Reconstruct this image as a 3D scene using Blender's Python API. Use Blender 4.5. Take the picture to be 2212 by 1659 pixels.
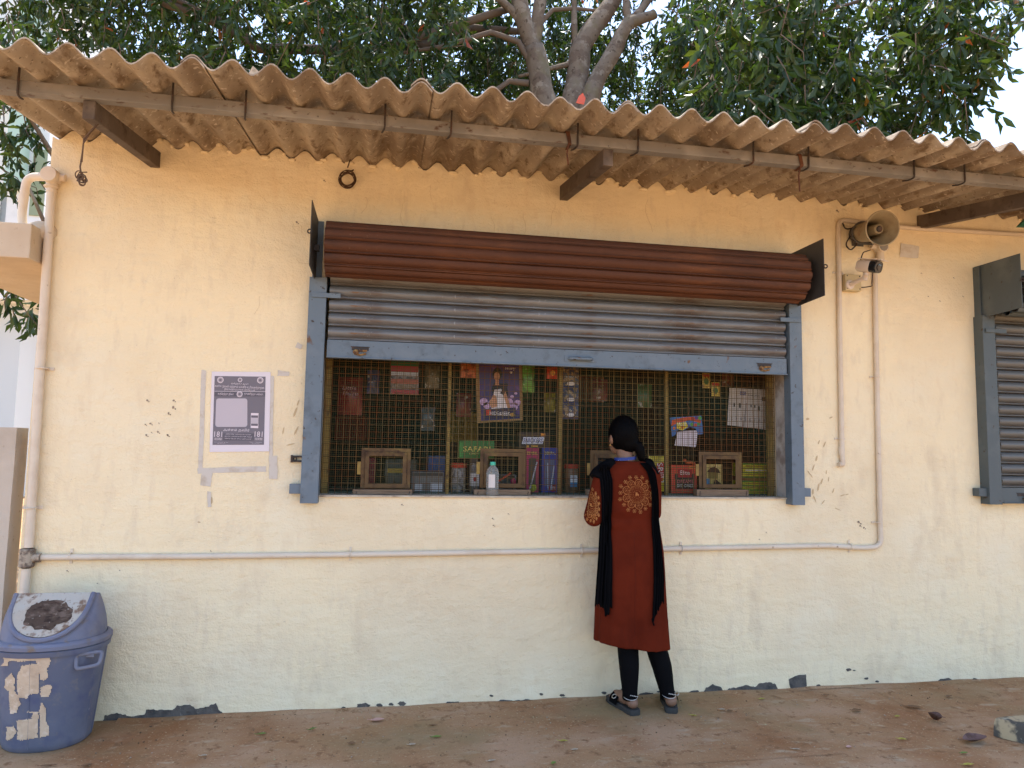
import bpy, bmesh, math, random
import numpy as np
from mathutils import Vector, Matrix, noise
from mathutils.bvhtree import BVHTree
random.seed(7); rng = np.random.default_rng(11)
scene = bpy.context.scene
for o in list(bpy.data.objects): bpy.data.objects.remove(o)
C = scene.collection
PI = math.pi

# ------------------------------------------------------------ camera
IW, IH, FPX = 2212.0, 1659.0, 1534.0          # photograph measured at 2212 x 1659, focal length in those pixels
CAM = Vector((0.0, -3.93, 1.383))
yaw, pitch, roll = (math.radians(a) for a in (10.05366174, 5.15170163, 1.00220691))
_f = Vector((math.sin(yaw)*math.cos(pitch), math.cos(yaw)*math.cos(pitch), math.sin(pitch)))
_r = Vector((math.cos(yaw), -math.sin(yaw), 0)); _u = _r.cross(_f)
RIGHT = math.cos(roll)*_r + math.sin(roll)*_u
UP = -math.sin(roll)*_r + math.cos(roll)*_u
FWD = _f
cd = bpy.data.cameras.new('camera'); cam = bpy.data.objects.new('camera', cd); C.objects.link(cam)
cd.sensor_width = 36.0; cd.lens = FPX/IW*36.0; cd.clip_start = 0.05; cd.clip_end = 600
m = Matrix((RIGHT, UP, -FWD)).transposed().to_4x4(); m.translation = CAM
cam.matrix_world = m
scene.camera = cam

# ------------------------------------------------------------ sky, sun, exposure
SUN_EL, SUN_AZ = math.radians(77), math.radians(14)       # behind the shop, a little to the right
world = bpy.data.worlds.new('World'); scene.world = world; world.use_nodes = True
wn = world.node_tree; wn.nodes.clear()
out = wn.nodes.new('ShaderNodeOutputWorld'); bg = wn.nodes.new('ShaderNodeBackground')
sky = wn.nodes.new('ShaderNodeTexSky'); sky.sky_type = 'NISHITA'; sky.sun_disc = False
sky.sun_elevation = SUN_EL; sky.sun_rotation = SUN_AZ; sky.air_density = 1.0; sky.dust_density = 1.4; sky.ozone_density = 1.2
tc = wn.nodes.new('ShaderNodeTexCoord'); cn = wn.nodes.new('ShaderNodeTexNoise')
cn.inputs['Scale'].default_value = 3.2; cn.inputs['Detail'].default_value = 7; cn.inputs['Roughness'].default_value = 0.55
cmap = wn.nodes.new('ShaderNodeMapping'); cmap.inputs['Scale'].default_value = (1, 1, 2.6)
cr = wn.nodes.new('ShaderNodeMapRange'); cr.inputs['From Min'].default_value = 0.50; cr.inputs['From Max'].default_value = 0.80; cr.inputs['To Max'].default_value = 0.22
cm = wn.nodes.new('ShaderNodeMix'); cm.data_type = 'RGBA'; cm.inputs['B'].default_value = (5.2, 5.4, 5.7, 1)
wn.links.new(tc.outputs['Generated'], cmap.inputs['Vector']); wn.links.new(cmap.outputs[0], cn.inputs['Vector'])
wn.links.new(cn.outputs['Fac'], cr.inputs['Value']); wn.links.new(cr.outputs[0], cm.inputs['Factor'])
wn.links.new(sky.outputs[0], cm.inputs['A']); wn.links.new(cm.outputs['Result'], bg.inputs['Color'])
bg.inputs['Strength'].default_value = 0.148
wn.links.new(bg.outputs[0], out.inputs['Surface'])
sl = bpy.data.lights.new('sun', 'SUN'); sl.energy = 2.25; sl.angle = math.radians(0.5); sl.color = (1.0, 0.95, 0.86)
sun = bpy.data.objects.new('sun', sl); C.objects.link(sun)
sdir = Vector((math.sin(SUN_AZ)*math.cos(SUN_EL), math.cos(SUN_AZ)*math.cos(SUN_EL), math.sin(SUN_EL)))
sun.rotation_euler = (-sdir).to_track_quat('-Z', 'Y').to_euler(); sun.location = (0, 0, 30)
scene.view_settings.view_transform = 'Standard'; scene.view_settings.look = 'None'
scene.view_settings.gamma = 1.0; scene.view_settings.use_curve_mapping = False
scene.view_settings.exposure = 1.76
scene.render.engine = 'CYCLES'
cy = scene.cycles
cy.use_adaptive_sampling = True; cy.adaptive_threshold = 0.02; cy.max_bounces = 9; cy.diffuse_bounces = 5; cy.glossy_bounces = 3; cy.transmission_bounces = 6; cy.transparent_max_bounces = 8
cy.sample_clamp_indirect = 6.0
try:
    cy.use_denoising = True; cy.denoiser = 'OPENIMAGEDENOISE'
except Exception: pass

# ------------------------------------------------------------ measuring: a pixel of the photograph to a point on a plane
def ray(x, y):
    d = RIGHT*(x-IW/2) + UP*(IH/2-y) + FWD*FPX
    return d/d.y
def P(x, y, Y=0.0): return CAM + ray(x, y)*(Y-CAM.y)          # on the upright plane y = Y
def G(x, y, z=0.0):
    d = ray(x, y); return CAM + d*((z-CAM.z)/d.z)             # on the level plane z

# ------------------------------------------------------------ mesh helpers (all shapes are given in world metres)
ORG = {}
def tag(o, label=None, cat=None, group=None, kind=None):
    if label: o['label'] = label
    if cat: o['category'] = cat
    if group: o['group'] = group
    if kind: o['kind'] = kind
    return o
def thing(name, loc, label, cat, group=None):
    o = bpy.data.objects.new(name, None); C.objects.link(o); o.location = loc; o.empty_display_size = .1
    ORG[o.name] = Vector(loc); return tag(o, label, cat, group)
class MB:
    def __init__(s): s.v = []; s.f = []; s.mi = []; s.cur = 0
    def add(s, vs, fs):
        n = len(s.v); s.v += [tuple(p) for p in vs]; s.f += [tuple(i+n for i in q) for q in fs]; s.mi += [s.cur]*len(fs); return s
    def box(s, x0, x1, y0, y1, z0, z1, M=None):
        vs = [Vector((x, y, z)) for x in (x0, x1) for y in (y0, y1) for z in (z0, z1)]
        if M: vs = [M @ p for p in vs]
        return s.add(vs, [(0,1,3,2),(4,6,7,5),(0,4,5,1),(2,3,7,6),(0,2,6,4),(1,5,7,3)])
    def tube(s, path, rad, n=8, caps=True, up=None):
        path = [Vector(p) for p in path]; k = len(path)
        rs = rad if isinstance(rad, (list, tuple)) else [rad]*k
        vs = []; prev = None
        for i in range(k):
            t = (path[min(i+1, k-1)]-path[max(i-1, 0)]).normalized()
            if prev is None:
                a = Vector(up) if up else (Vector((0,0,1)) if abs(t.z) < .9 else Vector((0,1,0)))
                b = t.cross(a).normalized()
            else:
                b = prev - t*prev.dot(t)
                b = b.normalized() if b.length > 1e-6 else t.orthogonal().normalized()
            prev = b; c = t.cross(b)
            for j in range(n):
                an = 2*PI*(j+.5)/n
                vs.append(path[i]+(b*math.cos(an)+c*math.sin(an))*rs[i])
        fs = [(i*n+j, i*n+(j+1)%n, (i+1)*n+(j+1)%n, (i+1)*n+j) for i in range(k-1) for j in range(n)]
        if caps: fs += [tuple(range(n))[::-1], tuple((k-1)*n+j for j in range(n))]
        return s.add(vs, fs)
    def lathe(s, prof, M=None, n=24, cap=True):        # prof: (radius, z) about local z
        vs = []
        for r, z in prof:
            for j in range(n):
                a = 2*PI*j/n; p = Vector((r*math.cos(a), r*math.sin(a), z)); vs.append(M @ p if M else p)
        k = len(prof)
        fs = [(i*n+j, i*n+(j+1)%n, (i+1)*n+(j+1)%n, (i+1)*n+j) for i in range(k-1) for j in range(n)]
        if cap: fs += [tuple(range(n))[::-1], tuple((k-1)*n+j for j in range(n))]
        return s.add(vs, fs)
    def rings(s, rings, cap=True):
        n = len(rings[0]); vs = [p for r in rings for p in r]; k = len(rings)
        fs = [(i*n+j, i*n+(j+1)%n, (i+1)*n+(j+1)%n, (i+1)*n+j) for i in range(k-1) for j in range(n)]
        if cap: fs += [tuple(range(n))[::-1], tuple((k-1)*n+j for j in range(n))]
        return s.add(vs, fs)
    def slab(s, pts, off):                             # closed outline of world points pushed back by vector off
        n = len(pts); off = Vector(off); a = [Vector(p) for p in pts]; b = [p+off for p in a]
        fs = [tuple(range(n)), tuple(range(2*n-1, n-1, -1))] + [(i, i+n, (i+1)%n+n, (i+1)%n) for i in range(n)]
        return s.add(a+b, fs)
    def ball(s, c, r, n=8, k=6, M=None):
        rx, ry, rz = r if isinstance(r, (tuple, list)) else (r, r, r); vs = []
        for i in range(1, k):
            t = PI*i/k
            for j in range(n):
                a = 2*PI*j/n
                p = Vector((rx*math.sin(t)*math.cos(a), ry*math.sin(t)*math.sin(a), rz*math.cos(t)))
                if M: p = M @ p
                vs.append(p+Vector(c))
        T = Vector((0,0,rz)); B = Vector((0,0,-rz))
        if M: T = M @ T; B = M @ B
        vs += [T+Vector(c), B+Vector(c)]; m = len(vs)
        fs = [(i*n+j, (i+1)*n+j, (i+1)*n+(j+1)%n, i*n+(j+1)%n) for i in range(k-2) for j in range(n)]
        fs += [(m-2, j, (j+1)%n) for j in range(n)] + [(m-1, (k-2)*n+(j+1)%n, (k-2)*n+j) for j in range(n)]
        return s.add(vs, fs)
    def torus(s, c, R, r, axis=(0,1,0), n=20, k=6, a0=0, a1=2*PI):
        ax = Vector(axis).normalized(); b = ax.orthogonal().normalized(); d = ax.cross(b); full = abs(a1-a0-2*PI) < 1e-6
        cnt = n if full else n+1; vs = []
        for i in range(cnt):
            a = a0+(a1-a0)*i/n; e = b*math.cos(a)+d*math.sin(a)
            for j in range(k):
                t = 2*PI*j/k; vs.append(Vector(c)+e*(R+r*math.cos(t))+ax*r*math.sin(t))
        fs = [(i*k+j, ((i+1)%cnt)*k+j, ((i+1)%cnt)*k+(j+1)%k, i*k+(j+1)%k) for i in range(n if full else n) for j in range(k) if full or i+1 < cnt]
        return s.add(vs, fs)
    def build(s, name, mat, parent=None, smooth=False, org=None, bevel=0, fixn=True):
        o3 = ORG[parent.name] if parent else Vector(org or (0,0,0))
        me = bpy.data.meshes.new(name)
        me.from_pydata([(p[0]-o3.x, p[1]-o3.y, p[2]-o3.z) for p in s.v], [], s.f)
        mats = mat if isinstance(mat, (list, tuple)) else [mat]
        for q in mats: me.materials.append(q)
        if len(mats) > 1: me.polygons.foreach_set('material_index', s.mi)
        if fixn:
            bm = bmesh.new(); bm.from_mesh(me); bmesh.ops.recalc_face_normals(bm, faces=bm.faces)
            if bevel:
                es = [e for e in bm.edges if e.is_manifold and e.calc_face_angle(0) > .6]
                bmesh.ops.bevel(bm, geom=es, offset=bevel, segments=2, profile=.6, affect='EDGES', clamp_overlap=True)
            bm.to_mesh(me); bm.free()
        if smooth:
            me.polygons.foreach_set('use_smooth', [True]*len(me.polygons))
            if smooth != 'all': me.set_sharp_from_angle(angle=math.radians(38))
        o = bpy.data.objects.new(name, me); C.objects.link(o)
        if parent: o.parent = parent; ORG[o.name] = o3
        else: o.location = o3; ORG[o.name] = o3
        return o
def link(name, me, parent, loc=(0,0,0), rot=(0,0,0), scale=None):
    o = bpy.data.objects.new(name, me); C.objects.link(o); o.parent = parent; o.location = loc; o.rotation_euler = rot
    if scale: o.scale = scale
    ORG[o.name] = ORG[parent.name]; return o
def bend(pts, r=.03, k=5):                              # round the corners of a path
    pts = [Vector(p) for p in pts]; outp = [pts[0]]
    for i in range(1, len(pts)-1):
        a, b, c = pts[i-1], pts[i], pts[i+1]
        d1 = (a-b).normalized(); d2 = (c-b).normalized(); rr = min(r, (a-b).length*.49, (c-b).length*.49)
        for q in range(k+1):
            t = q/k; outp.append((b+d1*rr)*(1-t)**2 + b*2*t*(1-t) + (b+d2*rr)*t*t)
    outp.append(pts[-1]); return outp
def voxel(mb, name, size, smooth_it=3):
    o = mb.build('tmp_'+name, None, org=(0,0,0)) if False else None
    me = bpy.data.meshes.new('t'); me.from_pydata(mb.v, [], mb.f)
    bm = bmesh.new(); bm.from_mesh(me); bmesh.ops.recalc_face_normals(bm, faces=bm.faces); bm.to_mesh(me); bm.free()
    o = bpy.data.objects.new('t', me); C.objects.link(o)
    md = o.modifiers.new('r', 'REMESH'); md.mode = 'VOXEL'; md.voxel_size = size
    dg = bpy.context.evaluated_depsgraph_get(); dg.update()
    ev = bpy.data.meshes.new_from_object(o.evaluated_get(dg))
    bpy.data.objects.remove(o)
    bm = bmesh.new(); bm.from_mesh(ev)
    for _ in range(smooth_it): bmesh.ops.smooth_vert(bm, verts=bm.verts, factor=.5, use_axis_x=True, use_axis_y=True, use_axis_z=True)
    r = MB(); bm.verts.index_update()
    r.add([v.co.copy() for v in bm.verts], [tuple(v.index for v in f.verts) for f in bm.faces]); bm.free()
    return r
def text(s, x, z, y, w, h, mat, parent, rot=0.0, name='lettering', shear=0.0):
    cu = bpy.data.curves.new('t', 'FONT'); cu.body = s; cu.align_x = 'CENTER'; cu.align_y = 'CENTER'; cu.resolution_u = 2; cu.shear = shear
    o = bpy.data.objects.new('t', cu); C.objects.link(o)
    dg = bpy.context.evaluated_depsgraph_get(); dg.update()
    me = bpy.data.meshes.new_from_object(o.evaluated_get(dg)); bpy.data.objects.remove(o)
    n = len(me.vertices)
    if n == 0: return None
    co = np.empty(n*3); me.vertices.foreach_get('co', co); co = co.reshape(-1, 3)
    lo, hi = co.min(0), co.max(0); c = (lo+hi)/2; sx = w/max(hi[0]-lo[0], 1e-6); sz = h/max(hi[1]-lo[1], 1e-6)
    a = (co[:,0]-c[0])*sx; b = (co[:,1]-c[1])*sz
    mb = MB(); cr_, sr_ = math.cos(rot), math.sin(rot)
    mb.add([(x+a[i]*cr_-b[i]*sr_, y, z+a[i]*sr_+b[i]*cr_) for i in range(n)], [tuple(p.vertices) for p in me.polygons])
    return mb.build(name, mat, parent, fixn=False)

# ------------------------------------------------------------ materials
def lin(r, g, b):
    f = lambda c: c/12.92 if c <= .04045 else ((c+.055)/1.055)**2.4
    return (f(r/255), f(g/255), f(b/255))
def mat(name, col, rough=.7, spec=.3, metal=0.0, var=(), bump=(), extra=None):
    """var: (colour, noise scale, from, to, [stretch]) laid over the base; bump: (noise scale, strength, distance)"""
    m = bpy.data.materials.new(name); m.use_nodes = True; nt = m.node_tree; N, L = nt.nodes, nt.links
    b = N['Principled BSDF']; b.inputs['Roughness'].default_value = rough
    b.inputs['Specular IOR Level'].default_value = spec; b.inputs['Metallic'].default_value = metal
    tcn = N.new('ShaderNodeTexCoord'); src = None
    base = N.new('ShaderNodeRGB'); base.outputs[0].default_value = (*col, 1); src = base.outputs[0]
    for v in var:
        mp = N.new('ShaderNodeMapping'); mp.inputs['Scale'].default_value = v[4] if len(v) > 4 else (1,1,1)
        mp.inputs['Location'].default_value = (random.random()*9, random.random()*9, random.random()*9)
        L.new(tcn.outputs['Object'], mp.inputs['Vector'])
        nz = N.new('ShaderNodeTexNoise'); nz.inputs['Scale'].default_value = v[1]; nz.inputs['Detail'].default_value = 3.5; nz.inputs['Roughness'].default_value = .6
        L.new(mp.outputs[0], nz.inputs['Vector'])
        mr = N.new('ShaderNodeMapRange'); mr.inputs['From Min'].default_value = v[2]; mr.inputs['From Max'].default_value = v[3]
        L.new(nz.outputs['Fac'], mr.inputs['Value'])
        mx = N.new('ShaderNodeMix'); mx.data_type = 'RGBA'; mx.inputs['B'].default_value = (*v[0], 1)
        L.new(mr.outputs[0], mx.inputs['Factor']); L.new(src, mx.inputs['A']); src = mx.outputs['Result']
    L.new(src, b.inputs['Base Color'])
    prev = None
    for q in bump:
        nz = N.new('ShaderNodeTexNoise'); nz.inputs['Scale'].default_value = q[0]; nz.inputs['Detail'].default_value = 3; nz.inputs['Roughness'].default_value = .6
        if len(q) > 3:
            mp = N.new('ShaderNodeMapping'); mp.inputs['Scale'].default_value = q[3]; L.new(tcn.outputs['Object'], mp.inputs['Vector']); L.new(mp.outputs[0], nz.inputs['Vector'])
        else: L.new(tcn.outputs['Object'], nz.inputs['Vector'])
        bp = N.new('ShaderNodeBump'); bp.inputs['Strength'].default_value = q[1]; bp.inputs['Distance'].default_value = q[2]
        L.new(nz.outputs['Fac'], bp.inputs['Height'])
        if prev: L.new(prev, bp.inputs['Normal'])
        prev = bp.outputs[0]
    if prev: L.new(prev, b.inputs['Normal'])
    if extra: extra(nt, b, src)
    return m
def flat(name, r, g, b, rough=.6, spec=.3): return mat(name, lin(r, g, b), rough, spec)
WALL = mat('cream_plaster', (.87,.735,.495), .88, .12,
    var=[((.76,.63,.43), 1.1, .46, .72), ((.84,.735,.53), 1.7, .5, .72), ((.70,.57,.39), 4.5, .58, .78, (1,1,.45)), ((.80,.67,.46), 16, .52, .68, (1,1,.3)), ((.70,.55,.36), 9, .68, .82, (2.2,1,.5)), ((.52,.40,.27), 31, .69, .80), ((.35,.26,.17), 60, .75, .78)],
    bump=[(2.2, .5, .05, (1,1,1.6)), (9, .4, .02, (.6,1,1.5)), (30, .5, .012), (110, .6, .006)])
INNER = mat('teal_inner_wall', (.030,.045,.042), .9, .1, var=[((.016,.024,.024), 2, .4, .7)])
MORTAR = mat('bare_mortar', (.125,.112,.100), .95, .1, var=[((.06,.058,.057), 18, .45, .7), ((.24,.22,.19), 40, .62, .75)], bump=[(60, .8, .01)])
ASB = mat('asbestos_cement', (.40,.33,.25), .9, .12,
    var=[((.25,.19,.135), 3.0, .44, .62, (1,.4,1)), ((.48,.40,.30), 9, .52, .66, (1,.4,1)), ((.20,.14,.09), 20, .54, .68, (1,.4,1)), ((.58,.50,.40), 40, .60, .70), ((.13,.09,.06), 55, .62, .72)], bump=[(45, .3, .004), (130, .25, .002)])
STEEL = mat('grey_painted_steel', (.19,.175,.16), .6, .4, var=[((.28,.26,.235), 5, .5, .7), ((.085,.045,.028), 14, .60, .70, (1,2,2)), ((.06,.045,.038), 38, .66, .74)], bump=[(50, .25, .004)])
RAFT = mat('brown_rusted_steel', (.098,.072,.056), .7, .35, var=[((.17,.13,.10), 7, .5, .7), ((.045,.026,.02), 16, .55, .72)], bump=[(40, .3, .004)])
BLUE = mat('blue_grey_paint', (.125,.165,.205), .5, .4, var=[((.165,.20,.235), 6, .5, .75), ((.09,.115,.14), 13, .55, .75), ((.05,.035,.028), 34, .645, .70), ((.13,.065,.03), 12, .68, .74)], bump=[(40, .2, .003)])
BLUE2 = mat('dark_slate_paint', (.085,.105,.112), .55, .35, var=[((.12,.14,.145), 6, .5, .75), ((.06,.045,.035), 30, .645, .70)], bump=[(40, .2, .003)])
SLAT = mat('shutter_slat_grey', (.165,.170,.175), .42, .45, metal=.15, var=[((.21,.21,.21), 3, .5, .75, (.5,3,3)), ((.10,.075,.062), 4, .52, .70, (.8,3,3)), ((.15,.08,.04), 9, .62, .70, (.7,4,4)), ((.26,.26,.26), 30, .66, .72, (3,1,1))], bump=[(30, .2, .003)])
RUST = mat('rusted_slat', (.088,.033,.017), .7, .3, var=[((.14,.052,.022), 4, .5, .7, (.5,3,3)), ((.055,.024,.015), 6, .52, .72, (.6,3,3)), ((.20,.13,.09), 80, .68, .76)], bump=[(60, .5, .005)])
PLATE = mat('side_plate_steel', (.052,.048,.046), .6, .35, var=[((.075,.07,.066), 5, .5, .7), ((.03,.022,.018), 12, .55, .75)])
PVC = mat('cream_pvc', (.68,.58,.46), .55, .35, var=[((.58,.46,.34), 6, .5, .75), ((.32,.22,.14), 22, .66, .76)], bump=[(30, .15, .003)])
MESHF = mat('rusted_fine_wire', (.085,.085,.042), .8, .15, var=[((.10,.058,.026), 1.6, .5, .62), ((.045,.075,.05), 3, .5, .7)])
MESHC = mat('rusted_coarse_wire', (.145,.105,.045), .8, .15, var=[((.13,.055,.02), 2.0, .45, .6), ((.08,.065,.03), 7, .5, .7)])
ANGLE = mat('ochre_angle_iron', (.30,.20,.055), .7, .3, var=[((.17,.095,.035), 9, .45, .65), ((.10,.06,.03), 22, .58, .72)], bump=[(50, .3, .004)])
HATCH = mat('hatch_frame_iron', (.115,.068,.030), .7, .25, var=[((.17,.11,.035), 11, .54, .68), ((.06,.032,.018), 18, .52, .7)], bump=[(50, .3, .004)])
WOOD = mat('hatch_ledge_wood', (.22,.145,.09), .7, .25, var=[((.14,.085,.05), 10, .45, .7, (1,6,12)), ((.28,.20,.13), 20, .58, .75, (1,6,12))])
GROUND = mat('orange_earth', (.42,.25,.125), .95, .1, var=[((.50,.32,.17), .8, .45, .7), ((.32,.175,.08), 5, .55, .75)], bump=[(9, .5, .03), (60, .4, .01)])
WALK = mat('dusty_brown_paving', (.365,.215,.110), .9, .15,
    var=[((.43,.275,.165), 2.2, .46, .66, (1,1.8,1)), ((.29,.140,.062), 1.6, .50, .68), ((.44,.325,.21), 6, .58, .72, (1,2.2,1)), ((.23,.122,.060), 19, .56, .70), ((.50,.36,.215), 80, .60, .70), ((.155,.088,.045), 110, .62, .72), ((.33,.165,.085), 3.5, .62, .78), ((.27,.20,.10), 1.2, .52, .72)],
    bump=[(5, .25, .02), (40, .5, .008), (160, .4, .003)])
DARKMETAL = mat('dark_iron', (.035,.028,.025), .6, .4, var=[((.10,.045,.025), 20, .5, .7)])
# ============================================================ the setting
g = MB(); g.add([(-250,-250,0),(250,-250,0),(250,250,0),(-250,250,0)], [(0,1,2,3)])
tag(g.build('ground', GROUND), kind='structure', label='orange sandy earth of the yard')
# paved strip in front of the shop: real slabs with recessed joints
pav = thing('pavement', (1,-1,0.004), 'dusty brown paved strip along the foot of the shop wall', 'pavement'); del pav['category']; pav['kind'] = 'structure'
cuts = [-6.0,-2.6,2.12,2.86,3.9,5.6,8.0]
for i in range(len(cuts)-1):
    for (ya, yb) in ((-1.95,-.8575),(-.856,0.0)):
        xs = (.20 if ya < -1 else 0)
        x0, x1 = cuts[i]+xs+.0007, cuts[i+1]+xs-.0007
        q = MB(); nx, ny = max(10, int((x1-x0)*10)), 8; zz = random.uniform(-.0012,.0012)
        vs = []
        for a in range(nx+1):
            for b in range(ny+1):
                x = x0+(x1-x0)*a/nx; y = ya+(yb-ya)*b/ny
                vs.append((x, y, .011+zz+.0035*noise.noise((x*1.7, y*2.3, 3.1))+.0015*noise.noise((x*7, y*9, 1.1))))
        q.add(vs, [(a*(ny+1)+b, (a+1)*(ny+1)+b, (a+1)*(ny+1)+b+1, a*(ny+1)+b+1) for a in range(nx) for b in range(ny)])
        q.box(x0, x1, ya, yb, .002, .0065)
        q.build('paving_slab', WALK, pav, fixn=False)

# ============================================================ shop building
XL, XR = -1.75, 6.2           # wall ends
OX0, OX1, OZ0, OZ1 = -.345, 2.385, 1.108, 2.34
PITCH, X0C = .146, -1.359     # corrugation
AMP = .027; YE = -1.15
def zmid(y): return 2.974+.1226*y
def corr(x): return AMP*math.cos(2*PI*(x-X0C)/PITCH)
shop = thing('shop_building', (2,0,0), 'cream plastered single storey shop with corrugated roof', 'building')
w = MB(); YB = .2
def wallgrid(x0, x1, z0, z1):
    w.box(x0, x1, 0, YB, z0, z1)
wallgrid(XL, OX0, 0, 2.92); wallgrid(OX1, XR, 0, 2.92)
wallgrid(OX0, OX1, 0, OZ0); wallgrid(OX0, OX1, OZ1, 2.92)
n = int((XR-XL)/(PITCH/10)); vs = []; fs = []
for i in range(n+1):
    x = XL+(XR-XL)*i/n; zt = zmid(0)+corr(x)-.004
    vs += [(x, 0, 2.92), (x, 0, zt-.003), (x, YB, 2.92), (x, YB, zmid(YB)+corr(x)-.006)]
for i in range(n):
    a = i*4; b = a+4
    fs += [(a, b, b+1, a+1), (a+2, a+3, b+3, b+2), (a+1, b+1, b+3, a+3)]
w.add(vs, fs)
w.build('front_wall', WALL, shop)
s = MB(); s.box(XL, XL+.2, YB, 3.0, 0, 2.99); s.box(XL, XR, 3.0, 3.2, 0, 3.30); s.box(XR-.2, XR, YB, 3.0, 0, 2.99); s.build('outer_wall', WALL, shop)
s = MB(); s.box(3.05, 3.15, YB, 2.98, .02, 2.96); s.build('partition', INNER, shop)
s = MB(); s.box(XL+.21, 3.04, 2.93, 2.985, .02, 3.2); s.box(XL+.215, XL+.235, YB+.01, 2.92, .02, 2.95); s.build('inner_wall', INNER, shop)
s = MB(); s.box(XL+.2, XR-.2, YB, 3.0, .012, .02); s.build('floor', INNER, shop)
# mortar bedding lumps where the sheets meet the wall
bd = MB()
for k in range(-3, 40):
    x = X0C+PITCH*(k+.5)+random.uniform(-.02,.02)
    if x > XR-.1 or x < XL+.05: continue
    for _ in range(2):
        xx = x+random.uniform(-.06,.06)
        bd.ball((xx, -.004, zmid(0)+corr(xx)-.012), (random.uniform(.012,.03), random.uniform(.008,.02), random.uniform(.006,.013)), 7, 5)
tag(bd.build('mortar_bedding', WALL, shop, smooth='all'), kind='stuff')
# window sill: worn cement lip
s = MB(); s.box(OX0+.003, OX1-.003, -.012, .19, OZ0, OZ0+.009); s.build('window_sill', mat('worn_sill', (.50,.42,.32), .9, .1, var=[((.25,.19,.14), 14, .5, .7), ((.62,.55,.43), 9, .5, .7)], bump=[(60,.5,.006)]), shop)
JAMB = mat('grey_jamb', (.44,.40,.36), .9, .1, var=[((.26,.22,.19), 5, .5, .62), ((.52,.48,.43), 12, .5, .7)], bump=[(40,.4,.006)])
for xa, xb in ((OX1-.004, OX1+.002), (OX0-.002, OX0+.004)):
    s = MB(); s.box(xa, xb, .001, .119, OZ0+.01, OZ1-.01); s.build('jamb_facing', JAMB, shop)

# peeled plaster along the foot of the wall
def ragged(pts, amp=.006, k=5, seed=0):
    o2 = []
    n = len(pts)
    for i in range(n):
        a, b = Vector(pts[i]), Vector(pts[(i+1)%n])
        for q in range(k):
            t = q/k; p = a.lerp(b, t)
            o2.append(Vector((p.x+amp*noise.noise((p.x*60, p.z*60, seed)), p.y, p.z+amp*noise.noise((p.x*70+9, p.z*70, seed+5)))))
    return o2
def peel(dpts, seed, amp=.007):
    pts = [P(x, y, -.0035) for x, y in dpts]
    pts = [Vector((p.x, p.y, max(p.z, .008))) for p in pts]
    b = MB(); b.slab(ragged(pts, amp, 6, seed), (0,.003,0)); b.build('exposed_mortar', MORTAR, shop)
peel([(222,1560),(226,1545),(255,1541),(283,1549),(313,1544),(315,1535),(345,1533),(372,1534),(384,1524),(410,1523),(425,1531),(448,1528),(466,1519),(472,1533),(484,1545),(482,1549),(400,1552),(300,1557)], 1)
peel([(600,1541),(606,1535),(640,1533),(652,1532),(662,1539),(640,1542)], 2, .004)
peel([(770,1529),(772,1521),(790,1519),(800,1523),(796,1529)], 3, .004)
peel([(958,1522),(966,1516),(990,1516),(996,1520),(985,1524)], 4, .004)
peel([(1048,1524),(1055,1518),(1075,1516),(1083,1512),(1110,1514),(1140,1511),(1180,1514),(1222,1506),(1228,1510),(1275,1512),(1276,1516),(1150,1521)], 5, .005)
peel([(1518,1500),(1524,1488),(1540,1478),(1556,1483),(1566,1495),(1576,1487),(1590,1486),(1612,1480),(1632,1484),(1640,1477),(1662,1474),(1676,1478),(1682,1492),(1600,1497)], 6, .006)
peel([(1704,1468),(1722,1459),(1741,1457),(1743,1482),(1725,1491),(1708,1488)], 7, .003)
peel([(1380,1500),(1395,1496),(1412,1497),(1408,1503),(1390,1505)], 8, .004)
peel([(1478,1499),(1490,1494),(1508,1491),(1511,1497),(1500,1502),(1482,1504)], 9, .004)
peel([(2022,1474),(2032,1467),(2050,1465),(2058,1469),(2040,1476)], 10, .003)
for i, (x, y, r) in enumerate([(820,1524,5),(845,1522,4),(868,1520,6),(1062,1503,3),(1170,1500,3),(1215,1502,4),(1834,1447,4),(1846,1448,2),(1872,1466,3),(2106,1467,3),(660,1546,4),(700,1540,6),(742,1531,5),(900,1526,4),(1305,1497,4),(1345,1490,3),(1362,1499,5),(1425,1494,4),(1448,1499,5),(1768,1481,3),(1895,1472,3),(405,1540,3)]):
    peel([(x+r*math.cos(a)*1.5, y+r*math.sin(a)*.8) for a in np.linspace(0, 2*PI, 7)[:-1]], 30+i, .004)

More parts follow.
